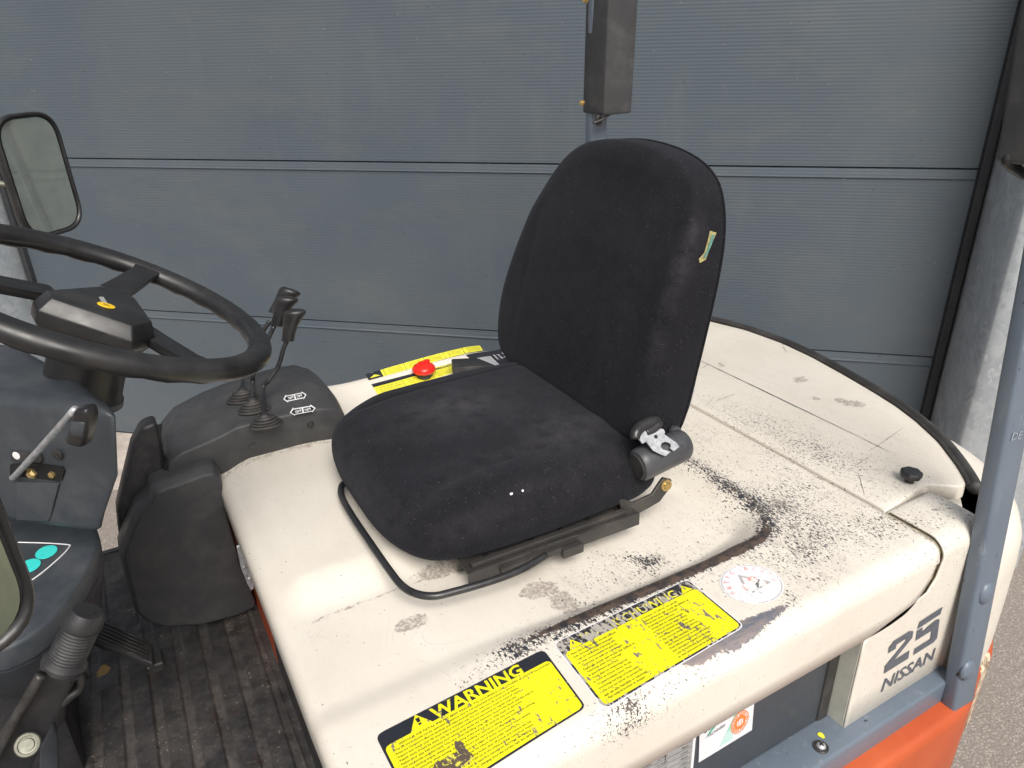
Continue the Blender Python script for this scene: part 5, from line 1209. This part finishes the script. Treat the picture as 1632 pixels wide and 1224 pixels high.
for px_ in ((-0.1416,0.977,1.5779), (0.0553,0.8746,1.4689)):
    v1 = (Vector(px_)-WC).normalized(); spoke(WC+v1*(WR-.002), WC+v1*.05, .017, .019, .006)
# hub pad: faceted block; top face measured on a plane above the rim plane
H1 = 1.2768+.020
tf = [Vector(p) for p in [(-0.0654,0.9327,1.5591),(-0.0212,0.9919,1.54),(0.0033,1.0101,1.5284),(0.0166,0.9852,1.5199),(0.0258,0.9228,1.5111),(0.0096,0.8946,1.5177),(-0.063,0.9141,1.5567)]]
tf2 = [Vector(p) for p in [(-0.0654,0.9371,1.5594),(-0.0145,1.0037,1.5373),(0.0076,1.017,1.5266),(0.0196,0.9904,1.5187),(0.0292,0.9193,1.5091),(0.008,0.8893,1.5182),(-0.0619,0.9151,1.5562)]]
def scl(P, k_, dz):
    c = sum(P, Vector())/len(P); return [c+(p-c)*k_+WA*dz for p in P]
T_ = tf2; n = len(T_); V = T_+scl(T_, 1.17, -.016)+scl(T_, 1.15, -.030)+scl(T_, .92, -.048)
F = [list(range(n))]+[[j*n+i, j*n+(i+1) % n, (j+1)*n+(i+1) % n, (j+1)*n+i] for j in range(3) for i in range(n)]+[[3*n+i for i in range(n)][::-1]]
v, f = bevelled(V, F, .0018, 2, 12); obj('hub_pad', v, f, 'wheel', sw, True, sharp=30)
hc = (-0.0132,0.9322,1.532); M = frame(Vector(hc)+WA*.0008, WA); v, f = lathe([(.0095, 0), (.0093, .0006), (0, .0007)], M, 28, 1.0, .85); dot = obj('yellow_sticker', v, f, 'yellowdot', sw)
v, f = fitted('No', .006, .005, bold=.0); obj('sticker_mark', [M @ Vector((a-.003, b-.0025, .0012)) for a, b in v], f, 'ink', sw)
Q = [(-0.0186,0.9566,1.5375),(-0.0136,0.9615,1.5352),(-0.0108,0.9399,1.5323),(-0.0158,0.933,1.5345)]; obj('white_mark', Q, [[0, 1, 2, 3]], 'silver', sw)
NS = [(0.0,0.9766,1.5293),(0.0068,0.9857,1.5263),(0.014,0.9362,1.5195),(0.0073,0.9281,1.5224)]
v, f = fitted('NISSAN', 1, 1, bold=.01); Qs = [Vector(NS[0]), Vector(NS[3]), Vector(NS[2]), Vector(NS[1])]
MT['emboss'] = m_plain('embossed_plastic', (.055, .052, .05, 1), .6); obj('hub_lettering', [Vector(NS[3]).lerp(Vector(NS[0]), 0)+(Vector(NS[2])-Vector(NS[1]))*0+bilin([Vector(NS[1]), Vector(NS[2]), Vector(NS[3]), Vector(NS[0])], a, b) for a, b in v], f, 'emboss', sw)
# column
CB = Vector((-0.0665,1.03,1.3989)); colr = part('steering_column')
v, f = lathe([(.048, -.004), (.0475, .0), (.0465, .004), (.046, .03), (.045, (WC-CB).length-.03)], frame(CB, (WC-CB).normalized()), 36); obj('shroud', v, f, 'wheel', colr, True, sharp=35)
v, f = lathe([(.050, -.012), (.0495, -.004), (.047, -.003)], frame(CB, (WC-CB).normalized()), 36); obj('collar', v, f, 'dash', colr, True, sharp=35)

dash = part('dashboard', 'dark grey plastic dashboard with lever slot')
# direction of the visible face: runs parallel to DU, faces the camera side
DU = Vector((.742, -.670, 0)); DN = Vector((-.670, -.742, 0))
fr = [Vector(p) for p in [(-0.2294,1.0593,1.426),(-0.1488,0.9865,1.4227),(-0.0836,0.9276,1.4238),(-0.0412,0.8894,1.4224),(-0.0372,0.8857,1.395),(-0.0485,0.896,1.3509),(-0.0666,0.9123,1.2943),(-0.0878,0.9314,1.2413),(-0.2019,1.0344,1.2338),(-0.2935,1.1171,1.2304)]]
zt = fr[3].z; zb = fr[7].z
# body in plan: K corner at right, goes left along -DU and back along -DN
K = Vector((-0.0361,0.8848,1.423)); 
DB = Vector((-.28, .96, 0))
def dp(u, d, z): p = Vector((K.x, K.y, 0))+DU*u+DB*d; return Vector((p.x, p.y, z))
def dsec(z, u1, d1, ins): return [dp(u1-ins*0, ins, z), dp(u1, d1, z), dp(-.62, d1, z), dp(-.62, ins, z)]
z1, z2, z3 = K.z, (K.z+zb)/2, zb
lev = [(zt+.010, -.002, .28, .014), (zt-.004, .010, .28, .0), (z2, -.012, .28, -.002), (z3+.03, -.050, .27, -.004), (z3, -.066, .25, -.006)]
V = []
for z, u1, d1, ins in lev: V += [dp(u1, ins, z), dp(u1+.004, d1*.45, z), dp(u1-.03, d1, z), dp(-.62, d1, z), dp(-.62, ins, z)]
F = [[0, 1, 2, 3, 4], [20, 24, 23, 22, 21]]+[[j*5+i, (j+1)*5+i, (j+1)*5+(i+1) % 5, j*5+(i+1) % 5] for j in range(4) for i in range(5)]
v, f = bevelled(V, F, .016, 5, 40); body = obj('dash_body', v, f, 'dash', dash, True, sharp=60)
def fd(px, lift): return Vector(px)+DN*lift
# slot, recess, outline, lever
def on_face(L_, lift): return [Vector(p)+DN*lift for p in L_]
sl_ = [(-0.1592,0.9959,1.3362),(-0.1305,0.97,1.3414),(-0.1024,0.9446,1.3411),(-0.101,0.9433,1.336),(-0.1069,0.9487,1.3224),(-0.1109,0.9523,1.32),(-0.1526,0.9899,1.3199),(-0.1634,0.9997,1.321)]
v, f = prism(on_face(sl_, .0042), DN*-.003, .0); obj('slot_opening', v, f, 'void', dash)
M = frame(Vector((-0.1367,0.9756,1.3278))+DN*.0045, DN); v, f = lathe([(.0075, 0), (.007, .003), (.004, .0055), (0, .0055)], M, 6); obj('slot_bolt', v, f, 'brass', dash)
M = frame(Vector((-0.1146,0.9557,1.3294))+DN*.0045, DN); v, f = lathe([(.0045, 0), (.004, .003), (0, .0035)], M, 12); obj('slot_bolt', v, f, 'brass', dash)
M = frame(Vector((-0.1476,0.9854,1.3514))+DN*.0046, DN); v, f = lathe([(.0052, 0), (.005, .0008), (0, .001)], M, 20); obj('white_dot', v, f, 'white', dash)
v, f = prism(on_face([(-0.1522,0.9896,1.3569),(-0.1211,0.9615,1.3569),(-0.1202,0.9607,1.35),(-0.1244,0.9645,1.344),(-0.156,0.993,1.343)], .0043), DN*-.002, 0); obj('symbol_strip', v, f, 'black', dash)
M = frame(Vector((-0.102,0.9443,1.3588))+DN*.0040, DN); v, f = lathe([(.0070, 0), (.0065, .0015), (.003, .0022), (0, .001)], M, 20); obj('dash_screw', v, f, 'steel', dash, True, sharp=30)
v, f = prism(on_face([(-0.159,0.9957,1.3115),(-0.1111,0.9525,1.3163),(-0.1342,0.9733,1.2618),(-0.1387,0.9774,1.2552),(-0.1754,1.0106,1.2505)], .0046), DN*-.002, .0008, 1); obj('hatch', v, f, 'dash', dash, True, sharp=30)
v, f = tube([Vector((-0.1639,0.9921,1.3179)), Vector((-0.1527,0.9738,1.333)), Vector((-0.1047,0.8896,1.4024)), Vector((-0.0634,0.8146,1.464))], .0040, 12, res=4)
sg = part('direction_lever', 'grey rod direction lever with black tab'); obj('rod', v, f, 'bright', sg, True)
kp = [(-0.0668,0.8114,1.4642),(-0.0537,0.7996,1.4679),(-0.0536,0.7995,1.4564),(-0.0591,0.8045,1.4396),(-0.0674,0.8119,1.4212),(-0.0709,0.8151,1.4184),(-0.0828,0.8259,1.4213),(-0.0825,0.8256,1.4274),(-0.0748,0.8186,1.4449)]
v, f = prism(kp, DN*-.018, .005, 3); obj('tab', v, f, 'wheel', sg, True, sharp=50)
kp2 = [(-0.0703,0.8132,1.452),(-0.0585,0.8026,1.452),(-0.0645,0.808,1.4335),(-0.0773,0.8195,1.4348)]; v, f = prism(kp2, DN*-.003, .0008, 1); obj('tab_symbol', v, f, 'dash', sg, True)
# top surface labels
for P in ([(-0.154,1.1672,1.408),(-0.1081,1.1078,1.408),(-0.1092,1.0727,1.408),(-0.1554,1.1328,1.408)], ):
    v, f = prism(P, (0, 0, -.003), .0008, 1); obj('top_tray', v, f, 'black', dash)
v, f = prism([(-0.1127,1.0399,1.404),(-0.1099,1.0381,1.404),(-0.1122,0.9976,1.404),(-0.1149,0.9993,1.404)], (0, 0, -.002), 0); obj('top_mark', v, f, 'silver', dash)
# lower shelf with the teal labels
ZS = fr[7].z
shf = [(-0.356,1.2772,1.185),(-0.2227,1.1959,1.185),(-0.1243,1.1075,1.185),(-0.1,1.0565,1.185),(-0.0982,1.0063,1.185),(-0.1066,0.9703,1.185),(-0.1194,0.9367,1.185),(-0.1371,0.8966,1.185),(-0.1573,0.8645,1.185),(-0.1813,0.8458,1.185),(-0.2057,0.8402,1.185),(-0.302,0.8717,1.185)]
v, f = prism(shf, (0, 0, -.035), .006, 3); obj('shelf', v, f, 'dash', dash, True, sharp=50)
sk = [Vector(p)+Vector((0, 0, -.034)) for p in shf]; cs = Vector(sk[1])+Vector((.0, .12, 0)); sk2 = [cs+(p-cs)*.62+Vector((-.0, 0, -.20)) for p in sk]
v, f = prism(sk, None, .006, 2, sk2); obj('shelf_skirt', v, f, 'battery', dash, True, sharp=40)
lo = [(-.5, 1.08, .72), (-.22, 1.08, .72), (-.23, 1.32, .72), (-.5, 1.32, .72)]; v, f = prism(lo, (0, 0, .43), .01, 2); obj('pedestal', v, f, 'black', dash, True, sharp=40)
for a, b in (((-0.2298,1.0,1.042), (-0.202,1.04,1.0094)), ((-0.2177,1.0,1.0542), (-0.1823,1.04,1.0308)), ((-0.2048,1.0,1.0636), (-0.1724,1.04,1.0451)), ((-0.1919,1.0,1.0731), (-0.1627,1.04,1.0652)), ((-0.1784,1.0,1.0847), (-0.1541,1.04,1.0809))):
    v, f = tube([a, b], .0034, 6, res=1); obj('louver_rib', v, f, 'railm', dash, True)
for q in ((-0.1605,1.0166,1.1862), (-0.1798,0.9946,1.1862)):
    M = frame(q, (0, 0, 1)); v, f = lathe([(.0132, 0), (.013, .0006), (0, .0007)], M, 32, 1.0, 1.15); obj('teal_label', v, f, 'teal', dash)
ln = [(-0.2166,1.0756,1.1865),(-0.1711,1.0465,1.1865),(-0.135,1.0198,1.1865),(-0.1336,1.0125,1.1865),(-0.1412,0.9982,1.1865),(-0.1559,0.9798,1.1865),(-0.17,0.965,1.1865),(-0.1837,0.9563,1.1865),(-0.2106,0.952,1.1865)]
v, f = tube(ln, .0009, 5, res=3); obj('printed_line', v, f, 'white', dash)

# ================================================================ MIRRORS
def mirror(name_label, O, nrm, up, w_, h_, stem_, glassmat, rr=.055, frame_t=.007):
    o = part('mirror', name_label); M = frame(O, nrm, Vector(up).cross(Vector(nrm)))
    P = roundpoly([(-w_/2, -h_/2), (w_/2, -h_/2), (w_/2, h_/2), (-w_/2, h_/2)], rr, 8)
    v, f = pillow(P, [(.016, -.022), (.006, -.016), (.0, -.004), (0, .004), (.002, .0065), (.005, .0065), (.0075, .003), (.008, .001)], lambda x, y, h, r: M @ Vector((x, y, h)), (0, 0), 3); obj('housing', v, f, 'wheel', o, True, sharp=60)
    P2 = roundpoly([(-w_/2+frame_t, -h_/2+frame_t), (w_/2-frame_t, -h_/2+frame_t), (w_/2-frame_t, h_/2-frame_t), (-w_/2+frame_t, h_/2-frame_t)], rr-frame_t*.8, 8)
    obj('glass', [M @ Vector((p.x, p.y, .0022)) for p in P2], [list(range(len(P2)))], glassmat, o)
    v, f = tube(stem_, .006, 8); obj('stem', v, f, 'oldzinc', o, True); return o
# far mirror: corners measured on a vertical-ish plane 1.75 m away
FMn = Vector((.72, -.69, .022)).normalized()
mirror('black framed mirror on the far side, in front of the door', Vector((-0.0749,1.7,1.5826)), FMn, (.0, 0, 1), .142, .226, [Vector((-0.129,1.72,1.5667)), Vector((-0.144,1.72,1.5718)), Vector((-0.184,1.74,1.5766))], 'glass', .050, .0095)
mirror('large dirty mirror at the near left edge of the dashboard', Vector((-0.1319,0.44,1.5777)), Vector((.35, -.93, .05)).normalized(), (0, 0, 1), .10, .205, [Vector((-0.0922,0.46,1.607)), Vector((-0.0992,0.47,1.6427)), Vector((-0.1058,0.5,1.7056))], 'glass2', .04)
